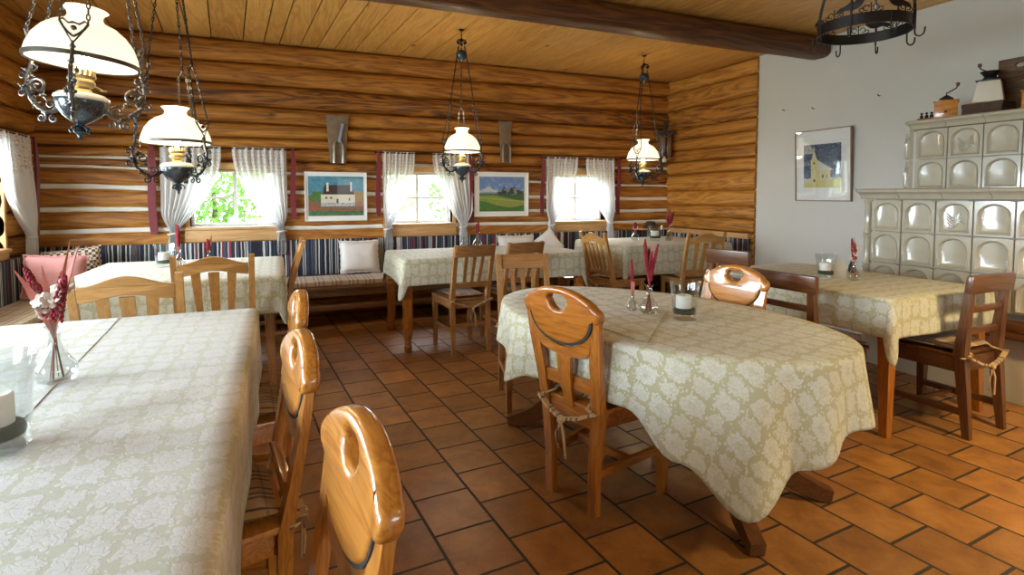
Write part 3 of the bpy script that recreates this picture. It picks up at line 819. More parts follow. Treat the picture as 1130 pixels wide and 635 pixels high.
def front(x,y,ang,d):   # point d ahead of (x,y)
    return (x+d*math.cos(R(ang)),y+d*math.sin(R(ang)))

# bow chairs
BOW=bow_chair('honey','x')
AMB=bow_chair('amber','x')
bowspec=[ # rear foot mid x,y,angle,source,label,cushion label
 (1.12,1.99,15,AMB,'amber bow-backed pine chair pulled up to the left side of the oval table','dark plaid cushion on the amber bow-backed chair at the oval table'),
 (.055,.985,187,BOW,'nearest honey pine bow-backed chair, at the front end of the long left table','plaid cushion on the nearest bow-backed chair'),
 (-.02,1.68,187,None,'middle honey pine bow-backed chair of the row along the long left table','striped plaid cushion on the middle bow-backed chair of the row'),
 (.0,2.42,183,None,'honey bow-backed chair seen edge-on at the far end of the long left table','plaid cushion on the far bow-backed chair of the row at the left table'),
 (2.30,2.34,187,None,'bow-backed chair with pale window glare on its back, beyond the oval table','plaid cushion on the glare-lit bow-backed chair beyond the oval table'),
]
first={}
csrc=None
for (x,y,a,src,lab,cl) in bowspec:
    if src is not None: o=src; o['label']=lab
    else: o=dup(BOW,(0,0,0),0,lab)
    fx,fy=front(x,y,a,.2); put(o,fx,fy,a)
    if csrc is None: c=make_cushion(cl,.30,.40,.37,True,'plaid',-.2,.14); csrc=c
    else: c=dup(csrc,(0,0,0),0,cl)
    c.location=(fx,fy,.448); c.rotation_euler=(0,0,R(a-90)); c['group']='plaid seat cushions'
    o['group']='bow-backed chairs'
    if lab.startswith('nearest'): o.scale=(.94,1,.975); c.location.z=.448*.975
# oak chairs
OAK=slat_chair('oak','x',3,True,.93,.235)
OAK4=slat_chair('oak','x',4,True,.93,.205)
oaks=[(-.66,3.16,91,OAK,'light oak chair with arched crest just beyond the long left table'),
 (-.375,3.93,91,None,'light oak chair with arched crest at the near side of the left rear table'),
 (.06,4.93,180,None,'light oak slat-back chair seen edge-on at the right end of the left rear table'),
 (3.02,4.78,8,OAK4,'light oak four-slat chair at the left end of the corner table'),
 (3.93,4.38,80,None,'oak chair with arched crest at the near side of the corner table')]
csq=None
for i,(x,y,a,src,lab) in enumerate(oaks):
    if src is not None: o=src; o['label']=lab
    else: o=dup(OAK,(0,0,0),0,lab)
    fx,fy=front(x,y,a,.2); put(o,fx,fy,a); o['group']='light oak chairs'
    if i==4: o.scale=(.93,1,1)
    cl='flat plaid cushion on the '+['oak chair just beyond the long left table','oak chair at the near side of the left rear table','edge-on oak chair at the left rear table','four-slat oak chair at the corner table','three-slat oak chair at the corner table'][i]
    if csq is None: c=make_cushion(cl,.36,.38,.36,True,'plaid',-.2,.2); csq=c
    else: c=dup(csq,(0,0,0),0,cl)
    c.location=(fx,fy+0,.4535); c.rotation_euler=(0,0,R(a-90)); c['group']='plaid seat cushions'
    if i==3: c.scale=(.85,1,1)
# pine chairs
PIN=slat_chair('pine','x',3,False,.90,.185,straight=True)
pines=[(1.44,4.28,95,PIN,'mid brown straight-crested pine chair, left of two at the middle rear table','pine chair at the left of the middle table'),
 (1.92,4.36,98,None,'mid brown pine chair at the middle rear table, partly hidden behind another chair','half hidden pine chair at the middle table'),
 (1.49,3.29,256,None,'lighter pine chair facing the far left end of the oval table','pine chair at the far end of the oval table')]
for (x,y,a,src,lab,cn) in pines:
    if src is not None: o=src; o['label']=lab
    else: o=dup(PIN,(0,0,0),0,lab)
    fx,fy=front(x,y,a,.2); put(o,fx,fy,a); o['group']='straight-crested pine chairs'
    c=dup(csq,(0,0,0),0,'plaid cushion tied on the '+cn); c.scale=(.82,1,1)
    c.location=(fx,fy,.4535); c.rotation_euler=(0,0,R(a-90)); c['group']='plaid seat cushions'
# walnut ladder chairs
LAD=ladder_chair('walnut','x')
lads=[(3.515,1.74,91,LAD,'dark walnut ladder-back chair at the near end of the right table',(1,1,1)),
 (2.66,2.25,3,None,'dark ladder-back chair at the right table behind the glare-lit bow-backed chair',(1.02,1,.985)),
 (2.90,2.92,12,None,'dark brown ladder-back chair at the far left side of the right table',(.8,1,1.05)),
 ]
for i,(x,y,a,src,lab,sc) in enumerate(lads):
    if src is not None: o=src; o['label']=lab
    else: o=dup(LAD,(0,0,0),0,lab)
    fx,fy=front(x,y,a,.2); put(o,fx,fy,a,sc); o['group']='dark ladder-back chairs'
    c=dup(csrc,(0,0,0),0,'plaid cushion tied on the '+['near ladder-back chair','ladder-back chair behind the bow chair','far ladder-back chair'][i]); c.scale=(1.12,1,1)
    c.location=(fx,fy,.451*sc[2]); c.rotation_euler=(0,0,R(a-90)); c['group']='plaid seat cushions'

# ------------------------------------------------------------------ tables
def drape(label,outline,ztop,dropf,name='tablecloth',mat='damask',fold=.02,seed=1,rings=10,M=16,uvrot=0,flare=.10,th=.0025,nf=9,cat='tablecloth',group=None,squeeze=None):
    """outline: list of (x,y,nx,ny,s) boundary (world). dropf(i,frac)->drop length"""
    bm=bmesh.new(); uvl=bm.loops.layers.uv.new('UVMap'); n=len(outline)
    cx=sum(p[0] for p in outline)/n; cy=sum(p[1] for p in outline)/n
    ca,sa=math.cos(uvrot),math.sin(uvrot)
    def UV(x,y): return ((x-cx)*ca+(y-cy)*sa,-(x-cx)*sa+(y-cy)*ca)
    rows=[];uvs=[]
    c0=bm.verts.new((cx,cy,ztop))
    for k in range(1,rings+1):
        f=k/rings; row=[];ur=[]
        for (x,y,nx,ny,s) in outline:
            px,py=cx+(x-cx)*f,cy+(y-cy)*f
            z=ztop+ .0015*noise.noise(Vector((px*6,py*6,seed)))*(1 if k<rings else 0)
            row.append(bm.verts.new((px,py,z))); ur.append(UV(px,py))
        rows.append(row);uvs.append(ur)
    r=.012
    for k in range(1,M+1):
        f=k/M; row=[];ur=[]
        for i,(x,y,nx,ny,s) in enumerate(outline):
            D=dropf(i); d=D*f
            corner=max(0,D/ (BASE[0])-1)
            # bend over a small radius, then hang
            a=min(d/r,PI/2); out=r*math.sin(a); dn=r*(1-math.cos(a)) if d<r*PI/2 else r+(d-r*PI/2)
            hang=max(0,d-r*PI/2)
            w=fold*(hang/.25)**.8 if hang>0 else 0
            wav=math.sin(s*2*PI*nf+1.7*math.sin(s*2*PI*2+seed)+seed)*.6+.5*math.sin(s*2*PI*nf*.43+seed*2)
            o=out+w*(wav+.55)+hang*flare*(.25+corner*1.6)
            if squeeze: o*=squeeze(i)
            o=max(o,.006)
            dz=dn*(1-.02*corner)
            px,py=x+nx*o,y+ny*o
            row.append(bm.verts.new((px,py,ztop-dz))); ur.append(UV(x+nx*d,y+ny*d))
        rows.append(row);uvs.append(ur)
    for i in range(n):
        j=(i+1)%n
        f=bm.faces.new((c0,rows[0][i],rows[0][j]))
        for l,u in zip(f.loops,(UV(cx,cy),uvs[0][i],uvs[0][j])): l[uvl].uv=u
        for k in range(len(rows)-1):
            f=bm.faces.new((rows[k][i],rows[k+1][i],rows[k+1][j],rows[k][j]))
            for l,u in zip(f.loops,(uvs[k][i],uvs[k+1][i],uvs[k+1][j],uvs[k][j])): l[uvl].uv=u
    o=done(name,bm,mat,smooth=80); 
    md=o.modifiers.new('thick','SOLIDIFY'); md.thickness=th; md.offset=1
    tag(o,label,cat,group)
    return o
BASE=[.24]
def rect_outline(cx,cy,w,l,rot=0,r=.03,step=.03,nc=14):
    """rounded rectangle, w along local x, l along local y; returns pts + index info of corner closeness"""
    pts=[]; hw,hl=w/2,l/2
    corners=[(hw-r,-hl+r,-PI/2),(hw-r,hl-r,0),(-hw+r,hl-r,PI/2),(-hw+r,-hl+r,PI)]
    P=[]
    for k,(x,y,a0) in enumerate(corners):
        for i in range(nc+1):
            a=a0+PI/2*i/nc; P.append((x+r*math.cos(a),y+r*math.sin(a),math.cos(a),math.sin(a),abs(math.sin(2*(a-a0)))))
        nx_=corners[(k+1)%4]; 
        ax,ay=P[-1][0],P[-1][1]; a1=a0+PI/2; bx,by=nx_[0]+r*math.cos(nx_[2]),nx_[1]+r*math.sin(nx_[2])
        L=math.hypot(bx-ax,by-ay); m=int(L/step)
        for i in range(1,m): 
            t=i/m; P.append((ax+(bx-ax)*t,ay+(by-ay)*t,math.cos(a1),math.sin(a1),0))
    c,s=math.cos(rot),math.sin(rot); out=[];cf=[]
    tot=0; prev=None
    for (x,y,nx,ny,k) in P:
        out.append([cx+x*c-y*s,cy+x*s+y*c,nx*c-ny*s,nx*s+ny*c,0]); cf.append(k)
    for i in range(len(out)):
        if i: tot+=math.hypot(out[i][0]-out[i-1][0],out[i][1]-out[i-1][1])+.004
        out[i][4]=tot
    T=tot+.03
    for o in out: o[4]/=T
    return out,cf
def table_rect(label,clabel,cx,cy,w,l,zt,legmat,legspec,drop=.24,rot=0,seed=1,mat='damask',fold=.012,inset=.03,tail=.10,nf=9):
    t=thing('dining_table',label,'table',(cx,cy,0),rot)
    b=bmesh.new(); bb(b,-w/2+.004,w/2-.004,-l/2+.004,l/2-.004,zt-.034,zt-.004); done('tabletop',b,legmat+'y',parent=t,bevel=.004)
    b=bmesh.new(); q=.09
    for s in(-1,1):
        bb(b,-w/2+q,w/2-q,s*(l/2-q+.02),s*(l/2-q),zt-.13,zt-.034); bb(b,s*(w/2-q+.02),s*(w/2-q),-l/2+q,l/2-q,zt-.13,zt-.034)
    done('apron',b,legmat+'x',parent=t,bevel=.003)
    for sx in(-1,1):
        for sy in(-1,1):
            b=bmesh.new(); legspec(b,sx*(w/2-inset-.035),sy*(l/2-inset-.035),zt-.034,sx,sy); done('leg',b,legmat+'z',parent=t,bevel=.003)
    out,cf=rect_outline(cx,cy,w,l,rot)
    BASE[0]=drop
    o=drape(clabel,out,zt,lambda i:drop+tail*cf[i]**1.5,seed=seed,mat=mat,fold=fold,uvrot=rot,nf=nf)
    return t,o
def leg_taper(b,x,y,h,sx,sy):
    sweep(b,[(x+sx*.02,y+sy*.02,0),(x+sx*.008,y+sy*.008,h*.45),(x,y,h-.12),(x,y,h)],[(.042,.042),(.056,.056),(.068,.068),(.068,.068)],up=(0,1,0))
def leg_turned(b,x,y,h,sx,sy):
    bb(b,x-.035,x+.035,y-.035,y+.035,.16,h)
    lathe(b,[(0,0),(.026,0),(.034,.02),(.034,.05),(.024,.06),(.03,.075),(.024,.09),(.036,.12),(.04,.15),(.036,.16),(0,.16)],16,(x,y,0))
    for k in range(2):
        lathe(b,[(.03,h-.30+k*.05),(.046,h-.285+k*.05),(.046,h-.27+k*.05),(.03,h-.255+k*.05)],16,(x,y,0))
# left long table
table_rect('long dining table in the left foreground under a pale damask cloth','pale damask tablecloth on the long left foreground table',-.66,1.72,1.10,2.42,.75,'pine',leg_taper,.24,0,3,'damask_pale',.008,.05,.08,12)
# left rear table
table_rect('square dining table in the left rear corner','pale damask tablecloth on the left rear table',-.62,4.66,1.28,1.30,.755,'pine',leg_taper,.25,0,5,'damask',.012,.06,.09)
# middle rear table
table_rect('long table with turned legs in front of the middle window','damask tablecloth on the middle rear table by the window bench',1.78,4.88,1.68,.86,.77,'amber',leg_turned,.22,R(-1),8,'damask',.012,.0,.12)
# right table by the stove
table_rect('table with tapered amber legs beside the tiled stove','golden sage damask tablecloth on the table beside the tiled stove',3.41,2.53,.94,1.34,.75,'amber',leg_taper,.21,R(1),2,'damask',.010,.02,.14)
# corner table
table_rect('table in the far right corner','sage damask tablecloth on the far right corner table',3.92,5.16,1.40,1.02,.775,'pine',leg_taper,.30,0,6,'damask',.016,.05,.10)
# oval table
def oval():
    cx,cy,A,B,rot=1.655,2.19,.56,.905,R(15)
    t=thing('oval_table','oval pedestal table with curved feet in the middle of the room','table',(cx,cy,0),rot)
    b=bmesh.new(); N=48
    vs=[b.verts.new(((A-.006)*math.cos(2*PI*i/N),(B-.006)*math.sin(2*PI*i/N),.684)) for i in range(N)]; f=b.faces.new(vs)
    r=bmesh.ops.extrude_face_region(b,geom=[f]); bmesh.ops.translate(b,verts=[v for v in r['geom'] if isinstance(v,bmesh.types.BMVert)],vec=(0,0,.034)); bmesh.ops.recalc_face_normals(b,faces=b.faces)
    done('tabletop',b,'amberx',parent=t,bevel=.006)
    for s in(-1,1):   # two pedestals, each with two curved feet
        b=bmesh.new(); lathe(b,[(0,.10),(.05,.10),(.055,.14),(.04,.18),(.062,.26),(.07,.34),(.05,.42),(.038,.50),(.045,.58),(.055,.62),(.055,.684),(0,.684)],20,(0,s*.33,0)); done('pedestal',b,'walnutz',parent=t,smooth=40)
        for q in(-1,1):
            b=bmesh.new()
            dirx,diry=q*.60,s*.80
            pts=[];secs=[]
            for (rr,z,h) in ((.0,.40,.16),(.07,.34,.17),(.15,.25,.14),(.25,.15,.105),(.36,.075,.08),(.46,.038,.06),(.50,.03,.05)):
                pts.append((dirx*rr,s*.33+diry*rr,z)); secs.append((.055,h))
            sweep(b,pts,secs,up=(0,0,1)); done('foot',b,'walnuty',parent=t,bevel=.008)
    b=bmesh.new(); bb(b,-.02,.02,-.32,.32,.20,.27); done('stretcher',b,'ambery',parent=t,bevel=.004)
    out=[];N=180; tot=0
    c,s=math.cos(rot),math.sin(rot)
    angs=[]
    for i in range(N):
        a=2*PI*i/N; x,y=A*math.cos(a),B*math.sin(a); nx,ny=math.cos(a)/A,math.sin(a)/B; L=math.hypot(nx,ny); nx/=L;ny/=L
        X,Y=x*c-y*s,x*s+y*c
        out.append((cx+X,cy+Y,nx*c-ny*s,nx*s+ny*c,i/N)); angs.append(math.degrees(math.atan2(Y,X))%360)
    key=[(0,.27),(20,.40),(45,.26),(81,.48),(110,.24),(140,.22),(157,.33),(175,.25),(195,.23),(225,.25),(244,.37),(257,.50),(269,.37),(284,.26),(310,.235),(335,.30),(360,.27)]
    def drop(i):
        a=angs[i]
        for (a0,d0),(a1,d1) in zip(key,key[1:]):
            if a0<=a<=a1:
                t=(a-a0)/(a1-a0); t=t*t*(3-2*t); return d0+(d1-d0)*t
        return .27
    BASE[0]=.26
    drape('sage damask tablecloth on the oval table, one corner hanging nearly to the floor',out,.722,drop,fold=.028,seed=4,uvrot=rot,nf=15,flare=.13,M=22,squeeze=lambda i:1-.85*math.exp(-((angs[i]-207)/20)**2))
oval()
# runner / overlay cloths on top
def overlay(label,quad,z,mat):
    bm=bmesh.new(); uvl=bm.loops.layers.uv.new('UVMap'); N=16
    Q=[Vector((*q,0)) for q in quad]; g=[]
    for j in range(N+1):
        r=[]
        for i in range(N+1):
            u,v=i/N,j/N; p=Q[0]*(1-u)*(1-v)+Q[1]*u*(1-v)+Q[2]*u*v+Q[3]*(1-u)*v
            r.append(bm.verts.new((p.x+.003*noise.noise(Vector((p.x*7,p.y*7,1))),p.y,z+.0006*noise.noise(p*9))))
        g.append(r)
    for j in range(N):
        for i in range(N):
            f=bm.faces.new((g[j][i],g[j][i+1],g[j+1][i+1],g[j+1][i]))
            for l in f.loops: l[uvl].uv=(l.vert.co.x*.8+.3,l.vert.co.y*.8)
    o=done('table_runner',bm,mat); md=o.modifiers.new('t','SOLIDIFY'); md.thickness=.0014; md.offset=1
    tag(o,label,'table runner')
overlay('pale damask runner laid along the long left table',[(-1.19,.6),(-.52,.6),(-.66,2.92),(-1.19,2.92)],.7532,'damask_pale')
overlay('small sage damask square laid on the middle of the oval table',[(1.31,1.74),(1.74,2.17),(1.80,2.88),(1.20,2.52)],.7268,'damask')

# ------------------------------------------------------------------ benches
def bench(label,x0,x1,y0,y1,along,seed,cushlabel,name='bench'):
    t=thing(name,label,'bench',((x0+x1)/2,(y0+y1)/2,0)); cx,cy=(x0+x1)/2,(y0+y1)/2
    X0,X1,Y0,Y1=x0-cx,x1-cx,y0-cy,y1-cy
    b=bmesh.new(); bb(b,X0,X1,Y0,Y1,.375,.41); done('seat',b,'bench'+along,parent=t,bevel=.006)
    b=bmesh.new()
    if along=='x': bb(b,X0+.02,X1-.02,Y0+.03,Y0+.055,.30,.375)
    elif x0<0: bb(b,X1-.055,X1-.03,Y0+.02,Y1-.02,.30,.375)
    else: bb(b,X0+.03,X0+.055,Y0+.02,Y1-.02,.30,.375)
    done('apron',b,'bench'+along,parent=t,bevel=.004)
    b=bmesh.new()
    if along=='x': bb(b,X0+.03,X1-.03,Y0+.05,Y0+.08,.16,.22)
    elif x0<0: bb(b,X1-.08,X1-.05,Y0+.03,Y1-.03,.16,.22)
    else: bb(b,X0+.05,X0+.08,Y0+.03,Y1-.03,.16,.22)
    done('stretcher',b,'bench'+along,parent=t,bevel=.004)
    L=(x1-x0) if along=='x' else (y1-y0); n=max(2,int(L/1.5)+1)
    for i in range(n):
        s=-L/2+.06+(L-.12)*i/(n-1); b=bmesh.new()
        if along=='x': bb(b,s-.03,s+.03,Y0+.03,Y1-.03,0,.375)
        else: bb(b,X0+.03,X1-.03,s-.03,s+.03,0,.375)
        done('leg',b,'bench'+('y' if along=='x' else 'x'),parent=t,bevel=.005)
    b=bmesh.new(); bmesh.ops.create_grid(b,x_segments=max(2,int((x1-x0)/.06)),y_segments=max(2,int((y1-y0)/.06)),size=.5)
    bmesh.ops.scale(b,vec=(x1-x0-.02,y1-y0-.03,1),verts=b.verts)
    r=bmesh.ops.extrude_face_region(b,geom=b.faces[:]); bmesh.ops.translate(b,verts=[v for v in r['geom'] if isinstance(v,bmesh.types.BMVert)],vec=(0,0,.05)); bmesh.ops.recalc_face_normals(b,faces=b.faces)
    for v in b.verts:
        if v.co.z>.04: v.co.z+=.006*noise.noise(v.co*5+Vector((seed,0,0)))
    o=done('bench_cushion',b,'plaid_y' if along=='x' else 'plaid_y',bevel=.012,loc=(cx,cy,.411)); tag(o,cushlabel,'cushion')
    return t
bench('wooden wall bench running along the far wall under the windows',-1.55,4.95,5.60,6.06,'x',1,'long striped bench cushion along the far wall')
bench('wooden wall bench along the left wall',-1.95,-1.55,3.0,6.06,'y',2,'long striped bench cushion along the left wall')
bench('short wooden bench along the right log wall',4.50,4.93,4.70,5.56,'y',3,'striped bench cushion on the short bench at the right log wall')
def runner(label,axis,a0,a1,fixed,z0,z1):
    b=bmesh.new()
    if axis=='x': bb(b,a0,a1,fixed-.035,fixed,z0,z1)
    else: bb(b,fixed,fixed+.035,a0,a1,z0,z1)
    bmesh.ops.bisect_plane(b,geom=b.verts[:]+b.edges[:]+b.faces[:],plane_co=(0,0,(z0+z1)/2),plane_no=(0,0,1))
    o=done('backrest_runner',b,'rug_'+axis,bevel=.01); tag(o,label,'woven wall runner')
runner('long rag-woven striped backrest runner along the far wall','x',-1.98,4.90,YW-.10,.46,.835)
runner('rag-woven striped backrest runner on the left wall','y',3.0,6.0,XL+.10,.46,.80)
runner('rag-woven striped backrest runner on the right log wall','y',4.70,6.0,XR-.10,.40,.80)
b=bmesh.new(); bb(b,XR-.10,XR-.03,4.70,6.12,.80,.86); struct(done('trim_2',b,'silly',bevel=.006),'pale wooden rail above the right wall runner')
# pale bench end by the middle table
t=thing('stool','orange pine stool standing at the right end of the middle rear table','stool',(2.95,5.25,0))
b=bmesh.new(); bb(b,-.17,.17,-.15,.15,.40,.43); done('seat',b,'honeyx',parent=t,bevel=.006)
for sx in(-1,1):
    b=bmesh.new(); sweep(b,[(sx*.15,0,0),(sx*.11,0,.40)],[(.03,.26),(.03,.22)],up=(0,1,0)); done('leg',b,'honeyz',parent=t,bevel=.004)
b=bmesh.new(); bb(b,-.12,.12,-.012,.012,.18,.24); done('stretcher',b,'honeyx',parent=t,bevel=.003)

# pillows
def pillow(label,w,h,th,mat,loc,rot,fringe=None,seed=1):
    bm=bmesh.new(); N=16; F=[];Bk=[]
    for j in range(N+1):
        a=[];c=[]
        for i in range(N+1):
            u=i/N*2-1;v=j/N*2-1
            pin=1-.06*(1-abs(u)**2)*abs(v)**3-.0; pin2=1-.06*(1-abs(v)**2)*abs(u)**3
            p=((1-u**4)*(1-v**4))**.55
            x=u*w/2*pin2; z=v*h/2*pin; d=th/2*p*(1+.15*noise.noise(Vector((u*2,v*2,seed))))
            a.append(bm.verts.new((x,-d,z))); c.append(bm.verts.new((x,d,z)) if 0<i<N and 0<j<N else a[-1])
        F.append(a);Bk.append(c)
    for j in range(N):
        for i in range(N):
            bm.faces.new((F[j][i],F[j][i+1],F[j+1][i+1],F[j+1][i]))
            vs=[Bk[j][i],Bk[j+1][i],Bk[j+1][i+1],Bk[j][i+1]]
            try: bm.faces.new(vs)
            except: pass
    o=done('pillow',bm,mat,smooth=60,loc=loc,rot=rot); tag(o,label,'pillow')
    if fringe:
        b=bmesh.new(); SEG[0]=5; pts=[]
        for i in range(44):
            t=i/44*4; k=int(t); f=t-k; c=[(-1,-1),(1,-1),(1,1),(-1,1)]; p=c[k];q=c[(k+1)%4]; u=p[0]+(q[0]-p[0])*f; v=p[1]+(q[1]-p[1])*f
            ww=1+(.035 if i%2 else 0)
            pts.append((u*w/2*(1-.06*(1-abs(v)**2)*(abs(u)>.99))*ww,0,v*h/2*(1-.06*(1-abs(u)**2)*(abs(v)>.99))*ww))
        sweep(b,pts,.007,up=(0,1,0),closed=True); done('fringe',b,fringe,parent=o,smooth=True); SEG[0]=8
    return o
pillow('white fringed pillow on the bench below the farmhouse picture',.40,.34,.12,'whitecloth',(.79,6.03,.645),(R(-14),0,R(2)),'whitecloth',2)
pillow('pink pillow in the left corner of the bench',.40,.34,.13,'pink',(-1.68,5.55,.64),(R(-16),R(4),R(14)),'pink',3)
pillow('brown checked pillow behind the pink pillow in the left corner',.42,.36,.11,'check',(-1.62,5.78,.67),(R(-12),R(-6),R(8)),None,4)
pillow('white pillow on the bench under the green hills picture',.46,.34,.12,'whitecloth',(2.62,6.02,.65),(R(-14),0,0),'whitecloth',5)
pillow('small white pillow tilted against the wall below the right window',.34,.30,.11,'whitecloth',(3.02,6.02,.69),(R(-14),R(-35),0),None,6)
b=bmesh.new(); lathe(b,[(0,0),(.10,0),(.105,.02),(.07,.03),(.065,.07),(.045,.09),(0,.095)],20)
o=done('felt_hat',b,plain('dark_brown_felt',(.05,.03,.02),.9,bstr=.4),smooth=50,loc=(4.62,6.10,.86)); tag(o,'dark brown rounded felt hat on the bench back in the far right corner','hat')
b=bmesh.new(); bb(b,4.45,4.90,6.05,6.17,.835,.86); struct(done('trim_3',b,'sillx',bevel=.004),'small wooden ledge in the far right corner')

# ------------------------------------------------------------------ pictures
def hsh(x,y,s=0): return noise.noise(Vector((x,y,s)))
def paint_house(u,v):
    n=hsh(u*14,v*14); n2=hsh(u*45,v*45,3)
    sky=(.07+.05*n,.24+.06*n,.33+.05*n)
    c=sky
    if v<.62 and (u<.24 or u>.80):
        g=hsh(u*9,v*9,7)
        if v<.50+.16*math.sin(u*9)+.08*g: c=(.06+.12*max(0,n2),.16+.1*n2,.045) if u<.5 else (.30+.15*n2,.18,.05)
    if v<.26+.05*n2: c=(.05+.1*max(0,n2),.16+.1*n,.06)
    if .12<v<.36+.06*n and (n2>-.05): c=(.34+.2*n2,.07,.06)
    # house
    if .22<u<.84 and .24<v<.54: 
        c=(.66,.60,.48)
        if v<.33: c=(.38,.50,.50) if n2>-.2 else (.36,.08,.08)
        for (a,b_,cc,d) in ((.30,.335,.43,.48),(.385,.42,.43,.48),(.50,.54,.32,.43),(.72,.75,.38,.45)):
            if a<u<b_ and cc<v<d: c=(.10,.09,.05)
    if .54<=v<.78 and .25+(v-.54)*.15<u<.83-(v-.54)*.3: c=(.055+.03*n2,.028,.02)
    if (.325<u<.36 and .62<v<.84) or (.755<u<.785 and .62<v<.86): c=(.72,.68,.6)
    return c
def paint_hills(u,v):
    n=hsh(u*12,v*12); n2=hsh(u*40,v*40,3)
    c=(.13+.25*max(0,n)+.1*v*0,.24+.2*max(0,n),.50)
    m=.60+.10*math.exp(-((u-.2)/.10)**2)+.03*n2
    if v<m and u<.42: c=(.50,.52,.55) if v>.55+.04*n2 else (.16,.19,.25)
    if v<.58+.12*math.exp(-((u-.55)/.05)**2)+.13*math.exp(-((u-.75)/.11)**2)+.05*n2 and u>.4: c=(.04,.05,.05) if n>-.1 else (.22,.22,.2)
    if v<.50+.03*n2: c=(.05,.12,.04)
    if v<.45-.10*u+.04*math.sin(u*5): c=(.20+.06*n,.30+.05*n,.04)
    if v<.30-.2*(u-.5)**2 and u>.25: c=(.26+.06*n,.28,.05)
    if v<.22+.10*math.sin(u*4+2): c=(.06,.16+.05*n,.03)
    if abs(v-(.40-.12*u))<.012: c=(.36,.34,.14)
    return c
def paint_church(u,v):
    n=hsh(u*16,v*16); n2=hsh(u*50,v*50,3)
    c=(.045+.03*n,.085+.05*n,.15+.07*n)
    if n2>.42: c=(.5,.55,.6)
    if v<.22+.02*n: c=(.60,.52,.20) if v<.12+.1*u else (.58,.58,.54)
    if .30<u<.72 and .16<v<.40: c=(.62,.56,.30)
    if .34<u<.80 and .40<=v<.40+.26*(1-(u-.34)/.46) : c=(.62,.60,.52)
    if .20<u<.38 and .10<v<.66: c=(.62,.55,.25)
    if .66<=v<.80 and abs(u-.29)<.07*(1-(v-.66)/.2): c=(.60,.56,.35)
    if .80<=v<.94 and abs(u-.29)<.012: c=(.5,.45,.25)
    if abs(v-.88)<.008 and abs(u-.29)<.035: c=(.5,.45,.25)
    for (a,b_,cc,d) in ((.26,.31,.54,.60),(.50,.545,.22,.30),(.26,.32,.13,.2),(.62,.65,.22,.3)):
        if a<u<b_ and cc<v<d: c=(.10,.11,.10)
    return c
def picture(label,fn,cx,cz,w,h,mw,place,framemat,margin,off=None,glassy=True,rotz=0):
    """built facing -Y at origin in local space, root Empty placed"""
    t=thing('picture',label,'picture',place,rotz)
    b=bmesh.new(); fw=mw
    bb(b,-w/2,w/2,-.022,0,h/2-fw,h/2); bb(b,-w/2,w/2,-.022,0,-h/2,-h/2+fw); bb(b,-w/2,-w/2+fw,-.022,0,-h/2+fw,h/2-fw); bb(b,w/2-fw,w/2,-.022,0,-h/2+fw,h/2-fw)
    done('frame',b,framemat,parent=t,bevel=.002)
    b=bmesh.new(); bb(b,-w/2+fw,w/2-fw,-.010,-.002,-h/2+fw,h/2-fw); done('mat_board',b,'paper',parent=t)
    ml,mr,mt,mb=margin
    x0,x1,z0,z1=-w/2+ml,w/2-mr,-h/2+mb,h/2-mt
    b=bmesh.new(); NX,NZ=130,100; g=[[b.verts.new((x0+(x1-x0)*i/NX,-.0115,z0+(z1-z0)*j/NZ)) for i in range(NX+1)] for j in range(NZ+1)]
    cols=[]
    for j in range(NZ):
        for i in range(NX): b.faces.new((g[j][i],g[j][i+1],g[j+1][i+1],g[j+1][i])); cols.append(fn((i+.5)/NX,(j+.5)/NZ))
    o=done('print',b,'paint',parent=t); a=o.data.color_attributes.new('paint','FLOAT_COLOR','CORNER')
    for p in o.data.polygons:
        c=cols[p.index]
        for li in p.loop_indices: a.data[li].color=(max(0,c[0]),max(0,c[1]),max(0,c[2]),1)
    if glassy:
        b=bmesh.new(); bb(b,-w/2+fw,w/2-fw,-.018,-.016,-h/2+fw,h/2-fw); done('glass_pane',b,'pane',parent=t)
    return t
picture('white-framed painting of a white farmhouse with dark roof on the far wall',paint_house,0,0,.635,.52,.012,(.575,6.155,1.285),'frame_white',(.035,.035,.045,.055),glassy=False)
picture('white-framed painting of green hills and dark rocks on the far wall',paint_hills,0,0,.70,.53,.010,(2.475,6.155,1.31),'frame_white',(.065,.055,.055,.06),glassy=False)
t=picture('tall framed picture of a yellow church at night on the white wall',paint_church,0,0,.61,.71,.010,(XR-.032,3.835,1.595),'frame_wood',(.098,.105,.145,.135),rotz=R(90))
t.rotation_euler=(R(2.6),0,R(-90))
# wall things above pictures
def wall_board(x,z0,z1,label,w,cloth):
    t=thing('wooden_wall_holder',label,'wall decoration',(x,YW-.085,z0))
    h=z1-z0; me=plate([(-w*.36,0),(w*.36,0),(w*.42,h*.5),(w*.5,h),(0,h-.015),(-w*.5,h*.99),(-w*.42,h*.45)],[],.03,.004)
    link('board',me,'bristle',t); auto(me,40)
    b=bmesh.new(); SEG[0]=8
    for s in(-1,1): sweep(b,[(s*.045,-.035,.0),(s*.047,-.04,h*.34),(s*.035,-.03,h*.43)],[.014,.013,.008],up=(0,1,0))
    sweep(b,[(-.035,-.03,h*.43),(0,-.028,h*.47),(.035,-.03,h*.43)],.008,up=(0,1,0))
    done('horn_fork',b,'tin',parent=t,smooth=True)
    if cloth:
        b=bmesh.new(); sweep(b,[(.01,-.03,h*.42),(.03,-.035,h*.62),(.05,-.03,h*.8)],[(.03,.01),(.022,.01),(.03,.01)],up=(0,1,0)); done('blue_tie',b,'blue',parent=t,bevel=.003)
wall_board(.60,1.64,2.16,'weathered wooden holder with pale blue tie above the farmhouse picture',.23,True)
wall_board(2.53,1.69,2.19,'narrower weathered wooden holder above the green hills picture',.16,False)
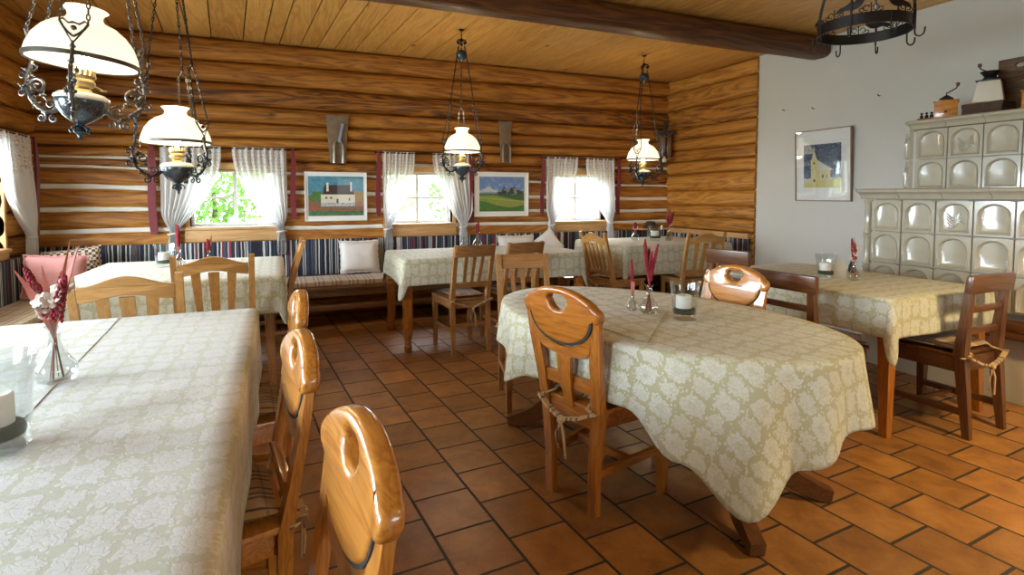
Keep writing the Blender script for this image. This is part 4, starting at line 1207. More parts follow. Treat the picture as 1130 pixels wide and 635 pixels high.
# crucifix in the corner
t=thing('crucifix','dark crucifix with small pale figures in the far right log corner','crucifix',(4.80,6.05,1.80),R(-45))
b=bmesh.new(); bb(b,-.02,.02,-.02,.02,0,.50); bb(b,-.14,.14,-.02,.02,.31,.345); done('cross',b,'black',parent=t,bevel=.003)
b=bmesh.new(); box(b,(0,.02,.16),(.16,.02,.30)); lathe(b,[(0,-.02),(.05,-.01),(.055,.0),(.03,.012),(0,.012)],14,(0,-.02,-.0)); done('wall_plate',b,'walnutz',parent=t,bevel=.004)
b=bmesh.new(); SEG[0]=8; sweep(b,[(0,-.035,.08),(0,-.04,.18),(0,-.035,.27)],[.012,.02,.014],up=(0,1,0)); sweep(b,[(-.10,-.03,.32),(0,-.035,.27),(.10,-.03,.32)],[.007,.012,.007],up=(0,1,0))
bmesh.ops.create_icosphere(b,subdivisions=2,radius=.018,matrix=Matrix.Translation((0,-.04,.30))); done('carved_figure',b,'walnutz',parent=t,smooth=60)
b=bmesh.new(); lathe(b,[(0,0),(.03,0),(.034,.03),(.028,.06),(.012,.075),(0,.08)],12,(0,-.045,-.06)); done('small_vessel',b,'cream',parent=t,smooth=60)
# hooks in the white wall
for (y,z,w) in ((4.32,2.20,'leftmost, nearest the logs'),(3.97,2.17,'above the church picture'),(3.31,2.19,'nearest the tiled stove')):
    b=bmesh.new(); SEG[0]=6; sweep(b,[(XR-.01,y,z),(XR-.035,y,z),(XR-.045,y,z+.012)],.004,up=(0,1,0)); o=done('wall_nail',b,'iron'); tag(o,'small bent nail in the white wall, '+w,'nail')

# ------------------------------------------------------------------ tiled stove
def stove():
    X=4.25; XU=4.45
    t=thing('tiled_stove','large cream glazed tiled stove with arched niches against the right wall','tiled stove',(4.6,2.0,0))
    def L(b): bmesh.ops.translate(b,verts=b.verts,vec=(-4.6,-2.0,0))
    yend=.55
    b=bmesh.new(); bb(b,X-.06,XR-.02,yend,2.86,0,.41); L(b); done('plinth',b,'plinth',parent=t,bevel=.01)
    b=bmesh.new(); bb(b,X-.14,XR-.02,yend,2.90,.41,.45); bb(b,X-.10,XR-.02,yend,2.88,.45,.51); L(b); done('wooden_ledge',b,'walnuty',parent=t,bevel=.012)
    b=bmesh.new(); bb(b,X+.03,XR-.02,yend,2.84,.51,1.27); bb(b,XU+.03,XR-.02,yend,2.66,1.35,1.80); L(b); done('core',b,'grout',parent=t)
    # tile with arched niche, built facing -X : local (y right, z up)
    def tile_mesh(w,h,relief=0):
        b=bmesh.new(); g=.002; iw=w*.76; z0=h*.09; zs=h*.58; ra=iw/2
        # outline of niche (arch)
        arch=[(-iw/2,z0),(iw/2,z0)]+[(ra*math.cos(a),zs+ra*.86*math.sin(a)) for a in [PI*i/14 for i in range(15)]]
        K=len(arch)
        # outer rectangle sampled with same angular correspondences
        outer=[]
        for (x,z) in arch:
            dx,dz=x,z-h*.48; W=w/2-g; Hh=h/2-g; cz=h/2
            s=min(W/abs(dx) if abs(dx)>1e-6 else 9,((h-g-h*.48) if dz>0 else (h*.48-g))/abs(dz) if abs(dz)>1e-6 else 9)
            outer.append((dx*s,h*.48+dz*s))
        outer[0]=(-w/2+g,g); outer[1]=(w/2-g,g)
        # make sure top corners exist
        for i,(x,z) in enumerate(outer):
            pass
        lev=[([o for o in outer],.0),(outer,.022),([(x*.985,z) for x,z in outer],.026),
             ([(x*1.09,h*.48+(z-h*.48)*1.07) for x,z in arch],.026),([(x*1.05,h*.48+(z-h*.48)*1.04) for x,z in arch],.036),([(x*1.0,h*.48+(z-h*.48)*1.0) for x,z in arch],.034),
             ([(x*.95,h*.48+(z-h*.48)*.96) for x,z in arch],.026)]+[([(x*q,h*.48+(z-h*.48)*q2) for x,z in arch],None) for q,q2 in ((.90,.92),(.75,.8),(.55,.62),(.32,.38),(.1,.12))]
        rings=[]
        for pl,d in lev: rings.append([b.verts.new((-(d if d is not None else .024-.014*(1-min(1,(x/(iw/2))**2))**.5),x,z)) for x,z in pl])
        for A,B in zip(rings,rings[1:]):
            for i in range(K): b.faces.new((A[i],A[(i+1)%K],B[(i+1)%K],B[i]))
        b.faces.new(rings[-1])
        # corner fill where rays missed the top corners
        if relief:
            SEG[0]=6
            for q in range(5):
                pts=[]
                for i in range(9):
                    tt=i/8; x=-.05+.10*tt+(q-2)*.004; z=h*(.30+.07*q)+.022*math.sin(tt*2*PI+q*.4)-.01*tt
                    pts.append((-.016,x,z))
                sweep(b,pts,[.002,.004,.005,.006,.006,.005,.004,.003,.002],up=(1,0,0))
            SEG[0]=8
        bmesh.ops.recalc_face_normals(b,faces=b.faces)
        me=bpy.data.meshes.new('stove_tile'); b.to_mesh(me); b.free(); me.materials.append(MT['stove']); auto(me,55)
        return me
    lowM=tile_mesh(.226,.235); lowR=tile_mesh(.226,.235,1); upM=tile_mesh(.218,.222); upR=tile_mesh(.218,.222,1)
    def plc(me,x,y,z):
        o=bpy.data.objects.new('stove_tile',me); COL.objects.link(o); o.parent=t; o.location=(x-4.6,y-2.0,z)
    ysL=[2.745-.229*i for i in range(9)]
    for r in range(3):
        for i,y in enumerate(ysL):
            plc(lowR if (r==0 and i==2) else lowM,X+.03,y,1.265-.24*(r+1)+.003)
    ysU=[2.565-.219*i for i in range(9)]
    for r in range(2):
        for i,y in enumerate(ysU):
            plc(upR if (r==0 and i in(1,)) else upM,XU+.03,y,1.79-.225*(r+1)+.003)
    # chamfer tiles on the far corner
    def chamf(y,x,z,h,w,me):
        o=bpy.data.objects.new('corner_tile',me); COL.objects.link(o); o.parent=t; o.location=(x-4.6,y-2.0,z); o.rotation_euler=(0,0,R(-48))
    cl=tile_mesh(.11,.235); cu=tile_mesh(.13,.222)
    for r in range(2): chamf(2.665+.065,XU+.055,1.79-.225*(r+1)+.003,.235,.1,cu)
    b=bmesh.new()
    for z0,z1 in ((.515,.75),(.755,.99),(.995,1.262)):
        lathe(b,[(0,z0),(.028,z0),(.034,z0+.012),(.026,z0+.03),(.026,z1-.03),(.034,z1-.012),(.028,z1),(0,z1)],16,(X+.03,2.895,0))
    bb(b,X+.04,XR-.02,2.84,2.92,.51,1.265)
    L(b); done('corner_column',b,'stove',parent=t,smooth=40)
    # cornices: moulded profile swept along y, in segments
    def cornice(x,yA,yB,z,scale,seg,x_end):
        prof=[(0.03,0),(-.012,.004),(-.020,.018),(-.022,.03),(-.038,.045),(-.058,.055),(-.062,.072),(-.055,.080),(.03,.080)]
        prof=[(a*scale,c*scale) for a,c in prof]
        b=bmesh.new(); y=yA
        while y>yB:
            y2=max(y-seg,yB)
            A=[b.verts.new((x+p,y-.0015,z+q)) for p,q in prof]; B=[b.verts.new((x+p,y2+.0015,z+q)) for p,q in prof]
            n=len(prof)
            for i in range(n): b.faces.new((A[i],A[(i+1)%n],B[(i+1)%n],B[i]))
            b.faces.new(A[::-1]); b.faces.new(B); y=y2
        # mitred return at the far end
        C=[b.verts.new((x+p,yA,z+q)) for p,q in prof]; D=[b.verts.new((x_end,yA+max(0,-p)*1.0+.02+.03,z+q)) for p,q in prof]; E_=[b.verts.new((x+p+.05,yA+max(0,-p)*.4+.03,z+q)) for p,q in prof]
        n=len(prof)
        for P_,Q_ in ((C,E_),(E_,D)):
            for i in range(n): b.faces.new((P_[i],P_[(i+1)%n],Q_[(i+1)%n],Q_[i]))
        b.faces.new(D)
        bmesh.ops.recalc_face_normals(b,faces=b.faces)
        L(b); return done('cornice',b,'stove',parent=t,smooth=50)
    cornice(X,2.93,yend,1.268,1.0,.29,XR-.02)
    cornice(XU,2.70,yend,1.79,.85,.24,XR-.02)
    b=bmesh.new(); bb(b,X+.0,XR-.02,yend,2.92,1.335,1.350); bb(b,XU-.02,XR-.02,yend,2.70,1.845,1.862); L(b); done('top_slab',b,'stove',parent=t,bevel=.004)
stove()
ZS=1.864
# objects on top of the stove
def grinder(label,x,y,z,s,bodymat,rz,tall=False):
    t=thing('coffee_grinder',label,'coffee grinder',(x,y,z),rz); 
    w=.055*s
    b=bmesh.new()
    if not tall: bb(b,-w,w,-w,w,.008,.10*s)
    else:
        vs=box(b,(0,0,.06*s),(.14*s,.13*s,.12*s))
        for v in vs:
            if v.co.z>.06*s: v.co.x*=.72; v.co.y*=.72
    done('body',b,bodymat,parent=t,bevel=.004)
    b=bmesh.new(); bb(b,-w*1.15,w*1.15,-w*1.15,w*1.15,0,.009) ; done('base_plate',b,bodymat if not tall else 'iron',parent=t,bevel=.003)
    b=bmesh.new(); bb(b,-w*1.1,w*1.1,-w*1.1,w*1.1,.1*s if not tall else .12*s,(.1*s if not tall else .12*s)+.008); done('top_plate',b,bodymat if not tall else 'iron',parent=t,bevel=.003)
    zt=.108*s if not tall else .128*s
    b=bmesh.new(); bb(b,-w*.6,w*.6,-w-.006 if not tall else -.072*s,-w+.002 if not tall else -.06*s,.02*s,.055*s if not tall else .08*s); _d=done('drawer',b,bodymat if not tall else 'walnutx',parent=t,bevel=.002); drw=_d
    b=bmesh.new(); lathe(b,[(0,0),(.006,.002),(.008,.008),(0,.014)],10,(0,0,0)); bmesh.ops.rotate(b,verts=b.verts,matrix=Matrix.Rotation(R(90),3,'X')); bmesh.ops.translate(b,verts=b.verts,vec=(0,-w-.006 if not tall else -.072*s,.038*s)); done('knob',b,'iron',parent=drw,smooth=60)
    b=bmesh.new(); lathe(b,[(0,0),(.032*s,0),(.036*s,.012*s),(.022*s,.022*s),(.012*s,.03*s),(0,.034*s)],16,(0,0,zt)); 
    if tall: lathe(b,[(.028*s,.02*s),(.046*s,.045*s),(.048*s,.05*s),(.044*s,.05*s),(.02*s,.02*s)],16,(0,0,zt))
    done('hopper',b,'iron',parent=t,smooth=50)
    b=bmesh.new(); SEG[0]=6; sweep(b,[(0,0,zt+.025*s),(0,0,zt+.045*s),(.02*s,0,zt+.055*s),(.045*s,0,zt+.07*s),(.05*s,0,zt+.085*s)],.0045,up=(0,1,0)); crk=done('crank',b,'iron',parent=t,smooth=60)
    b=bmesh.new(); lathe(b,[(0,0),(.008,.0),(.013,.012),(.012,.024),(0,.03)],12,(.05*s,0,zt+.08*s)); done('crank_knob',b,'walnutz',parent=crk,smooth=60); SEG[0]=8
    return t
grinder('small wooden box coffee grinder with curved crank on the stove top',4.58,2.545,ZS,1.25,'honeyx',R(-62))
grinder('cream and brown coffee grinder on the bark log, taller than the box grinder',4.60,2.285,ZS+.085,1.2,'cream',R(110),True)
grinder('small coffee grinder at the right edge of the stove top before the washboard',4.56,1.99,ZS,1.15,'honeyx',R(-95))
t=thing('bark_log','dark bark-covered log block under the cream coffee grinder','log',(4.60,2.29,ZS))
b=bmesh.new(); 
for i in range(2):
    pass
vs=box(b,(0,0,.04),(.16,.24,.08)); bmesh.ops.subdivide_edges(b,edges=b.edges[:],cuts=5,use_grid_fill=True)
for v in b.verts: v.co+=Vector((noise.noise(v.co*30),noise.noise(v.co*30+Vector((5,0,0))),0))*.012
done('bark',b,'bark',parent=t,smooth=50)
b=bmesh.new(); bb(b,-.07,.07,-.115,.115,.079,.085); done('cut_face',b,'oaky',parent=t,bevel=.002)
t=thing('weight_set','row of small black iron weights in a block on the stove top','weights',(4.56,2.665,ZS))
b=bmesh.new(); bb(b,-.02,.02,-.055,.055,0,.022); done('block',b,'walnuty',parent=t,bevel=.003)
for i,yy in enumerate((-.035,0,.035)):
    b=bmesh.new(); r=.013-.001*i; lathe(b,[(0,0),(r,0),(r,.02),(.005,.026),(.005,.032),(.011,.036),(.008,.044),(0,.045)],12,(0,yy,.02)); done('weight',b,'iron',parent=t,smooth=50)
# washboard
t=thing('washboard','wooden ribbed washboard leaning on the wall above the tiled stove','washboard',(4.70,2.075,ZS),R(-90)); t.rotation_euler=(0,0,R(-90))
w,h=.42,.38
b=bmesh.new(); me=plate([(-w/2,0),(w/2,0),(w/2,h),(-w/2,h)],[[(-.10,h-.065),(.10,h-.065),(.115,h-.05),(.10,h-.035),(-.10,h-.035),(-.115,h-.05)]],.022,.003); b.free()
link('board',me,'umberx',t); auto(me,40)
b=bmesh.new(); SEG[0]=8
for i in range(17): 
    z=.035+i*.0155; sweep(b,[(-w/2+.015,-.012,z),(w/2-.015,-.012,z)],.0062,up=(0,0,1))
done('ribs',b,'umberx',parent=t,smooth=60)

# ------------------------------------------------------------------ iron hanging rack
def rack():
    cx,cy,cz=3.14,2.19,2.26; r=.235
    t=thing('hanging_rack','black wrought iron ring rack with hooks and bird figures hanging from the ceiling','hanging rack',(cx,cy,cz))
    b=bmesh.new(); SEG[0]=8
    prof=[(r-.004,-.03),(r+.004,-.03),(r+.004,.03),(r-.004,.03)]
    N=48; rings=[[b.verts.new((q*math.cos(2*PI*i/N),q*math.sin(2*PI*i/N),z)) for q,z in prof] for i in range(N)]
    for i in range(N):
        A,B=rings[i],rings[(i+1)%N]
        for j in range(4): b.faces.new((A[j],A[(j+1)%4],B[(j+1)%4],B[j]))
    bmesh.ops.recalc_face_normals(b,faces=b.faces)
    done('ring',b,'iron',parent=t,smooth=40)
    for k in range(4):
        a=R(20+90*k); ca,sa=math.cos(a),math.sin(a); b=bmesh.new()
        pts=[(ca*(r+.006),sa*(r+.006),-.05)]
        for i in range(13):
            th=PI/2*i/12; pts.append((ca*(r+.006)*math.cos(th)**.6 if i<12 else 0,sa*(r+.006)*math.cos(th)**.6 if i<12 else 0,.03+.33*math.sin(th)))
        sweep(b,pts,(.014,.008),up=(-sa,ca,0)); done('arch_bar',b,'iron',parent=t,smooth=60)
    b=bmesh.new(); sweep(b,[(0,0,.35),(0,0,CEIL-cz)],.006,up=(0,1,0)); lathe(b,[(0,-.02),(.03,-.012),(.035,0),(0,0)],14,(0,0,CEIL-cz)); done('suspension_rod',b,'iron',parent=t,smooth=50)
    for k in range(8):
        a=R(20+45*k); ca,sa=math.cos(a),math.sin(a); b=bmesh.new(); q=r+.008
        pts=[(ca*q,sa*q,.02),(ca*q,sa*q,-.06)]
        for i in range(9):
            th=PI*i/8; pts.append((ca*(q+.022-.022*math.cos(th)),sa*(q+.022-.022*math.cos(th)),-.07-.024*math.sin(th)))
        pts.append((ca*(q+.046),sa*(q+.046),-.05))
        sweep(b,pts,.0042,up=(-sa,ca,0)); done('hook',b,'iron',parent=t,smooth=60)
        # scroll ornament under/over the ring between the hooks
        a=R(42+45*k); ca,sa=math.cos(a),math.sin(a); b=bmesh.new()
        for s in(-1,1):
            for (o,zz,rr) in ((.022,.052,.014),(.045,.042,.010)):
                pts=[]
                for i in range(10):
                    th=1.7*PI*i/9; x=s*(o-rr*math.cos(th)); z=zz+rr*math.sin(th)
                    pts.append((ca*r-sa*x,sa*r+ca*x,z))
                sweep(b,pts,.0025,up=(ca,sa,0))
        sweep(b,[(ca*r,sa*r,.03),(ca*r,sa*r,.08)],.003,up=(ca,sa,0))
        done('scroll',b,'iron',parent=t,smooth=60)
    for k,(ad,fl) in enumerate(((200,1),(255,-1),(300,1),(20,1),(110,-1))):
        a=R(ad); ca,sa=math.cos(a),math.sin(a); 
        pl=[(-.055,.03),(-.03,.038),(-.01,.05),(.015,.05),(.03,.065),(.048,.07),(.06,.058),(.072,.054),(.058,.046),(.05,.03),(.03,.012),(0,.005),(-.03,.012),(-.075,.002),(-.072,.018)]
        me=plate([(x*fl,z) for x,z in (pl if fl>0 else pl)],[],.008,.001)
        for v in me.vertices:
            x,y,z=v.co; v.co=(ca*(r+y)-sa*x,sa*(r+y)+ca*x,z+.045)
        link('bird_figure',me,'iron',t); auto(me,50)
        b=bmesh.new(); sweep(b,[(ca*r,sa*r,.02),(ca*r,sa*r,.06)],.004,up=(ca,sa,0)); done('perch',b,'iron',parent=t)
rack()

# ------------------------------------------------------------------ hanging lamps
def lamp(label,loc,first=True,zs=1.22,ang=0,strength=18,chim=True,arm='iron',chain='iron'):
    x,y,z=loc; top=CEIL-z
    t=thing('oil_lamp_pendant',label,'pendant lamp',(x,y,z),R(ang))
    # shade
    b=bmesh.new(); prof=[(.175,0),(.176,.012),(.170,.035),(.155,.066),(.130,.094),(.100,.114),(.072,.124),(.060,.130),(.054,.142),(.058,.154),(.072,.164),(.069,.166),(.055,.157),(.051,.142),(.056,.127),(.098,.110),(.127,.091),(.151,.064),(.166,.034),(.172,.012),(.171,0),(.175,0)]
    prof=[(r_,z_*zs) for r_,z_ in prof]; lathe(b,prof,48); sh=done('glass_shade',b,'opal',parent=t,smooth=60)
    b=bmesh.new(); lathe(b,[(.171,-.004),(.180,-.004),(.181,.010),(.177,.012),(.171,.0)],48); done('shade_ring',b,'band',parent=t,smooth=50)
    if chim:
        b=bmesh.new(); lathe(b,[(.022,-.03),(.028,.0),(.022,.06),(.020,.20),(.0185,.20),(.0205,.06),(.026,0),(.020,-.03)],20); done('glass_chimney',b,'glass',parent=t,smooth=50)
    # burner
    b=bmesh.new(); prof=[(0,-.115),(.035,-.115),(.030,-.10),(.024,-.094),(.036,-.085),(.040,-.072),(.034,-.060),(.041,-.052),(.041,-.046),(.034,-.044),(0,-.044)]
    lathe(b,prof,28)
    for i in range(16):
        a=2*PI*i/16; box(b,(.038*math.cos(a),.038*math.sin(a),-.036),(.009,.003,.020),Matrix.Rotation(a+PI/2,3,'Z'))
    bg_=done('burner_gallery',b,'brass',parent=t,smooth=50)
    b=bmesh.new(); sweep(b,[(.03,0,-.075),(.075,.02,-.085)],.003,up=(0,0,1)); lathe(b,[(0,-.003),(.011,-.003),(.011,.003),(0,.003)],12,(.078,.021,-.086)); done('wick_key',b,'brass',parent=bg_,smooth=50)
    # reservoir
    b=bmesh.new(); lathe(b,[(0,-.108),(.045,-.110),(.072,-.116),(.086,-.128),(.088,-.136),(.083,-.140),(0,-.140)],32); done('reservoir_top',b,'ceramic',parent=t,smooth=60)
    b=bmesh.new(); lathe(b,[(0,-.138),(.082,-.139),(.083,-.150),(.074,-.178),(.055,-.204),(.030,-.222),(.014,-.230),(0,-.231)],32); done('reservoir_bowl',b,'bowl',parent=t,smooth=60)
    b=bmesh.new(); lathe(b,[(0,-.228),(.014,-.232),(.010,-.24),(.018,-.25),(.022,-.258),(.012,-.268),(.006,-.276),(.009,-.284),(0,-.292)],16)
    for i in range(5):
        a=2*PI*i/5; 
        pts=[(r_*math.cos(a),r_*math.sin(a),zz) for r_,zz in ((.010,-.236),(.026,-.242),(.034,-.254),(.028,-.262))]
        sweep(b,pts,.0042,up=(0,0,1))
    done('finial',b,'castiron',parent=t,smooth=60)
    # ornate arms
    for k in range(3):
        a=R(120*k); ca,sa=math.cos(a),math.sin(a); b=bmesh.new(); SEG[0]=7
        def add(pl,r0,r1=None,side=0.0):
            n=len(pl); r1=r1 or r0
            pts=[(ca*p-sa*side,sa*p+ca*side,q) for p,q in pl]
            sweep(b,pts,[r0+(r1-r0)*i/(n-1) for i in range(n)],up=(-sa,ca,0))
        main=[(.078,-.165),(.10,-.185),(.13,-.19),(.165,-.175),(.195,-.145),(.212,-.105),(.215,-.065),(.205,-.03),(.198,.0),(.2,.03)]
        add(main,.008,.006)
        add(spiral(.170,-.095,.034,.006,R(-60),R(-60+560),26),.0065,.004)
        add(spiral(.190,-.028,.020,.004,R(-80),R(-80+500),20),.0045,.003)
        add(spiral(.118,-.160,.024,.005,R(250),R(250-520),22),.005,.003)
        add(spiral(.150,-.212,.020,.004,R(90),R(90+480),20),.0048,.003)
        add(spiral(.228,-.125,.018,.004,R(180),R(180-480),18),.0045,.003)
        add(spiral(.232,-.06,.014,.004,R(190),R(190-440),16),.004,.0025)
        add(spiral(.105,-.215,.016,.004,R(70),R(70-420),16),.004,.0025)
        # leaves and rosettes
        for (p,q,s,w) in ((.152,-.128,.013,0),(.205,-.09,.014,0),(.178,-.16,.013,0),(.132,-.192,.012,0),(.214,-.035,.012,0),(.196,.02,.011,0),(.188,-.06,.010,.012),(.16,-.18,.011,-.012),(.22,-.10,.010,.012),(.20,-.135,.012,-.012)):
            M=Matrix.Translation((ca*p-sa*w,sa*p+ca*w,q))@Matrix.Diagonal((1,1,.75,1)); bmesh.ops.create_icosphere(b,subdivisions=1,radius=s,matrix=M)
            for j in range(3):
                th=2.1*j+p*40; e=(p+1.9*s*math.cos(th),q+1.9*s*math.sin(th)); add([(p,q),e],.004,.0015,w)
        done('scroll_arm',b,arm,parent=t,smooth=50)
        # chain from arm to spider plate, then up to the pulley
        b=bmesh.new(); SEG[0]=6
        def chain(p0,p1,link=.020):
            p0=Vector(p0);p1=Vector(p1); L=(p1-p0).length; n=max(1,int(L/link)); d=(p1-p0)/n
            for i in range(n):
                c=p0+d*(i+.5); ax=Vector((-sa,ca,0)) if i%2 else Vector((ca,sa,0)); dn=d.normalized()
                pts=[c+dn*(link*.62*math.cos(th))+ax*(.0052*math.sin(th)) for th in [2*PI*j/8 for j in range(8)]]
                sweep(b,pts,.0026,up=tuple(dn.cross(ax)),closed=True)
        q=(ca*.2,sa*.2,.03); mid=(ca*.125,sa*.125,.42)
        for s in(-1,1):
            e=(ca*.19-sa*s*.04,sa*.19+ca*s*.04,.10); m2=(ca*.125-sa*s*.02,sa*.125+ca*s*.02,.41)
            chain(e,m2); 
            sweep(b,[q,e],.003,up=(0,0,1))
        # ornamental plate on the arm top
        for s in(-1,1):
            pts=[(ca*.192-sa*s*w_,sa*.192+ca*s*w_,z_) for w_,z_ in ((0,.055),(.018,.07),(.03,.085),(.04,.105),(.03,.112),(.015,.10),(.0,.105))]
            sweep(b,pts,.0045,up=(ca,sa,0))
        bmesh.ops.create_icosphere(b,subdivisions=1,radius=.011,matrix=Matrix.Translation((ca*.192,sa*.192,.085)))
        pts=[(mid[0]-sa*s*.024,mid[1]+ca*s*.024,.41) for s in(-1,-.5,0,.5,1)]; pts[2]=(mid[0],mid[1],.425); sweep(b,pts,.0045,up=(0,0,1))
        lathe(b,[(0,0),(.006,.004),(.010,.016),(.005,.03),(.008,.038),(0,.05)],8,(mid[0],mid[1],.42))
        chain((mid[0],mid[1],.46),(ca*.035,sa*.035,top-.16))
        for i in range(4):
            f=.15+.2*i; bmesh.ops.create_icosphere(b,subdivisions=1,radius=.009,matrix=Matrix.Translation((mid[0]*(1-f)+ca*.035*f,mid[1]*(1-f)+sa*.035*f,.46*(1-f)+(top-.16)*f)))
        done('chain',b,chain_mat(chain_name=chain_key[0]),parent=t,smooth=60); SEG[0]=8
    # counterweight and pulley, ceiling hook
    b=bmesh.new(); zc=top-.24
    lathe(b,[(0,-.055),(.012,-.05),(.02,-.04),(.045,-.02),(.052,.01),(.048,.03),(.030,.045),(.022,.05),(0,.05)],18,(0,0,zc)); done('counterweight',b,'castiron',parent=t,smooth=40)
    b=bmesh.new()
    for k in range(3):
        a=R(120*k); ca,sa=math.cos(a),math.sin(a); lathe(b,[(0,-.006),(.018,-.006),(.018,.006),(0,.006)],12,(0,0,0)) if False else None
        pts=[(ca*.03,sa*.03,top-.14),(ca*.05,sa*.05,top-.12),(ca*.04,sa*.04,top-.10),(0,0,top-.09)]; sweep(b,pts,.006,up=(-sa,ca,0))
        bmesh.ops.create_icosphere(b,subdivisions=1,radius=.018,matrix=Matrix.Translation((ca*.036,sa*.036,top-.125)))
        sweep(b,[(ca*.03,sa*.03,top-.13),(ca*.028,sa*.028,zc+.04)],.0018,up=(-sa,ca,0))
    lathe(b,[(0,-.11),(.02,-.108),(.016,-.09),(.008,-.08),(0,-.08)],12,(0,0,top)); sweep(b,[(0,0,top-.085),(.012,0,top-.06),(0,0,top-.035),(0,0,top)],.004,up=(0,1,0))
    lathe(b,[(0,-.010),(.022,-.008),(.028,0),(0,0)],14,(0,0,top)); done('ceiling_hook',b,'iron',parent=t,smooth=50)
    # bulb
    b=bmesh.new(); bmesh.ops.create_uvsphere(b,u_segments=14,v_segments=10,radius=.021,matrix=Matrix.Translation((0,0,.01))@Matrix.Diagonal((1,1,1.4,1))); done('bulb',b,MT['bulb'],parent=t,smooth=True)
    return t
def m_bulb():
    t=NT('bulb_glow'); e=t.n('Emission',inp={'Color':(1,.78,.48,1),'Strength':60.0}); t.l(e.outputs[0],t.out.inputs[0]); return t.m
MT['bulb']=m_bulb()
chain_key=['iron']
def chain_mat(chain_name): return MT[chain_name]
def lamp_light(loc,e):
    l=bpy.data.lights.new('lamp_light','POINT'); l.energy=e; l.color=(1,.78,.42); l.shadow_soft_size=.03
    o=bpy.data.objects.new('lamp_light',l); COL.objects.link(o); o.location=(loc[0],loc[1],loc[2]+.0)
    l=bpy.data.lights.new('lamp_glow','POINT'); l.energy=e*.55; l.color=(1,.78,.48); l.shadow_soft_size=.05
    o=bpy.data.objects.new('lamp_glow',l); COL.objects.link(o); o.location=(loc[0],loc[1],loc[2]+.33)
def pix(x,y,Z):
    pt,yw=R(3.2),R(23); f0=Vector((math.sin(yw),math.cos(yw),0)); r=Vector((math.cos(yw),-math.sin(yw),0)); fw=f0*math.cos(pt)-Vector((0,0,1))*math.sin(pt); up=r.cross(fw)
    return Vector((0,0,1.3))+Z*(r*((x-565)/608)-up*((y-249.5)/608)+fw)
LP=[pix(92,70,2.08),pix(195,158,3.15),Vector((1.62,5.03,1.71)),Vector((3.74,5.09,1.69))]
chain_key[0]='pewter'
L1=lamp('nearest opal-shaded oil lamp pendant, at the upper left edge of the view',tuple(LP[0]),ang=36,arm='pewter',chim=False)
chain_key[0]='iron'
L2=lamp('opal-shaded oil lamp pendant in front of the left far window',tuple(LP[1]),ang=80,chim=False)
L3=lamp('opal-shaded oil lamp pendant hanging before the middle window',tuple(LP[2]),ang=75,zs=1.35)
L4=dup(L3,tuple(LP[3]),R(95),'opal-shaded oil lamp pendant over the far right corner table')
L1.rotation_euler=(Matrix.Rotation(R(4),3,'Y')@Matrix.Rotation(R(36),3,'Z')).to_euler()
for l,e in ((L1,5),(L2,9),(L3,12),(L4,12)):
    l.scale=(.95,)*3 if False else (1,1,1)
    l['group']='opal-shaded pendant oil lamps'; lamp_light(l.location,e)

# ------------------------------------------------------------------ glassware, candles and flowers
def candle_glass(label,clabel,x,y,z,r,h,s=1):
    t=thing('candle_glass',label,'candle glass',(x,y,z))
    b=bmesh.new(); prof=[(0,0),(r*.80,0),(r*.84,.006),(r*.80,.014),(r*.84,.02),(r*.9,h*.35),(r*.93,h*.7),(r*1.04,h*.96),(r*1.07,h),(r*1.04,h*1.0),(r*.99,h*.94),(r*.89,h*.7),(r*.86,h*.35),(r*.79,.026),(0,.020)]
    lathe(b,prof,36); done('glass',b,'glass',parent=t,smooth=60)
    t2=tag(done('moss_filling',(lambda bb_:(lathe(bb_,[(0,.0),(r*.72,.0),(r*.76,.012),(r*.70,.024),(r*.4,.028),(0,.022)],20),bb_)[1])(bmesh.new()),'moss',smooth=50,loc=(x,y,z+.027)),'dark moss and pebbles in the bottom of the '+clabel,'moss',kind='stuff')
    c=thing('candle','white pillar candle inside the '+clabel,'candle',(x-.004,y,z+.05))
    b=bmesh.new(); hc=h*.35; rc=r*.55; lathe(b,[(0,0),(rc,0),(rc,hc-.004),(rc-.004,hc),(rc*.6,hc-.004),(0,hc-.005)],24); done('wax',b,'wax',parent=c,smooth=40)
    b=bmesh.new(); SEG[0]=5; sweep(b,[(0,0,hc-.006),(.002,0,hc+.008)],.0014,up=(0,1,0)); done('wick',b,'black',parent=c); SEG[0]=8
def vase(label,x,y,z,s=1.0):
    b=bmesh.new(); prof=[(0,0),(.030,0),(.046,.008),(.055,.028),(.052,.048),(.034,.075),(.018,.100),(.014,.125),(.016,.150),(.024,.165),(.0225,.165),(.0145,.150),(.0125,.125),(.0165,.100),(.032,.074),(.050,.048),(.053,.028),(.044,.010),(.028,.004),(0,.004)]
    lathe(b,[(r*s,q*s) for r,q in prof],32); o=done('glass_vase',b,'glass',smooth=60,loc=(x,y,z)); tag(o,label,'vase'); return o
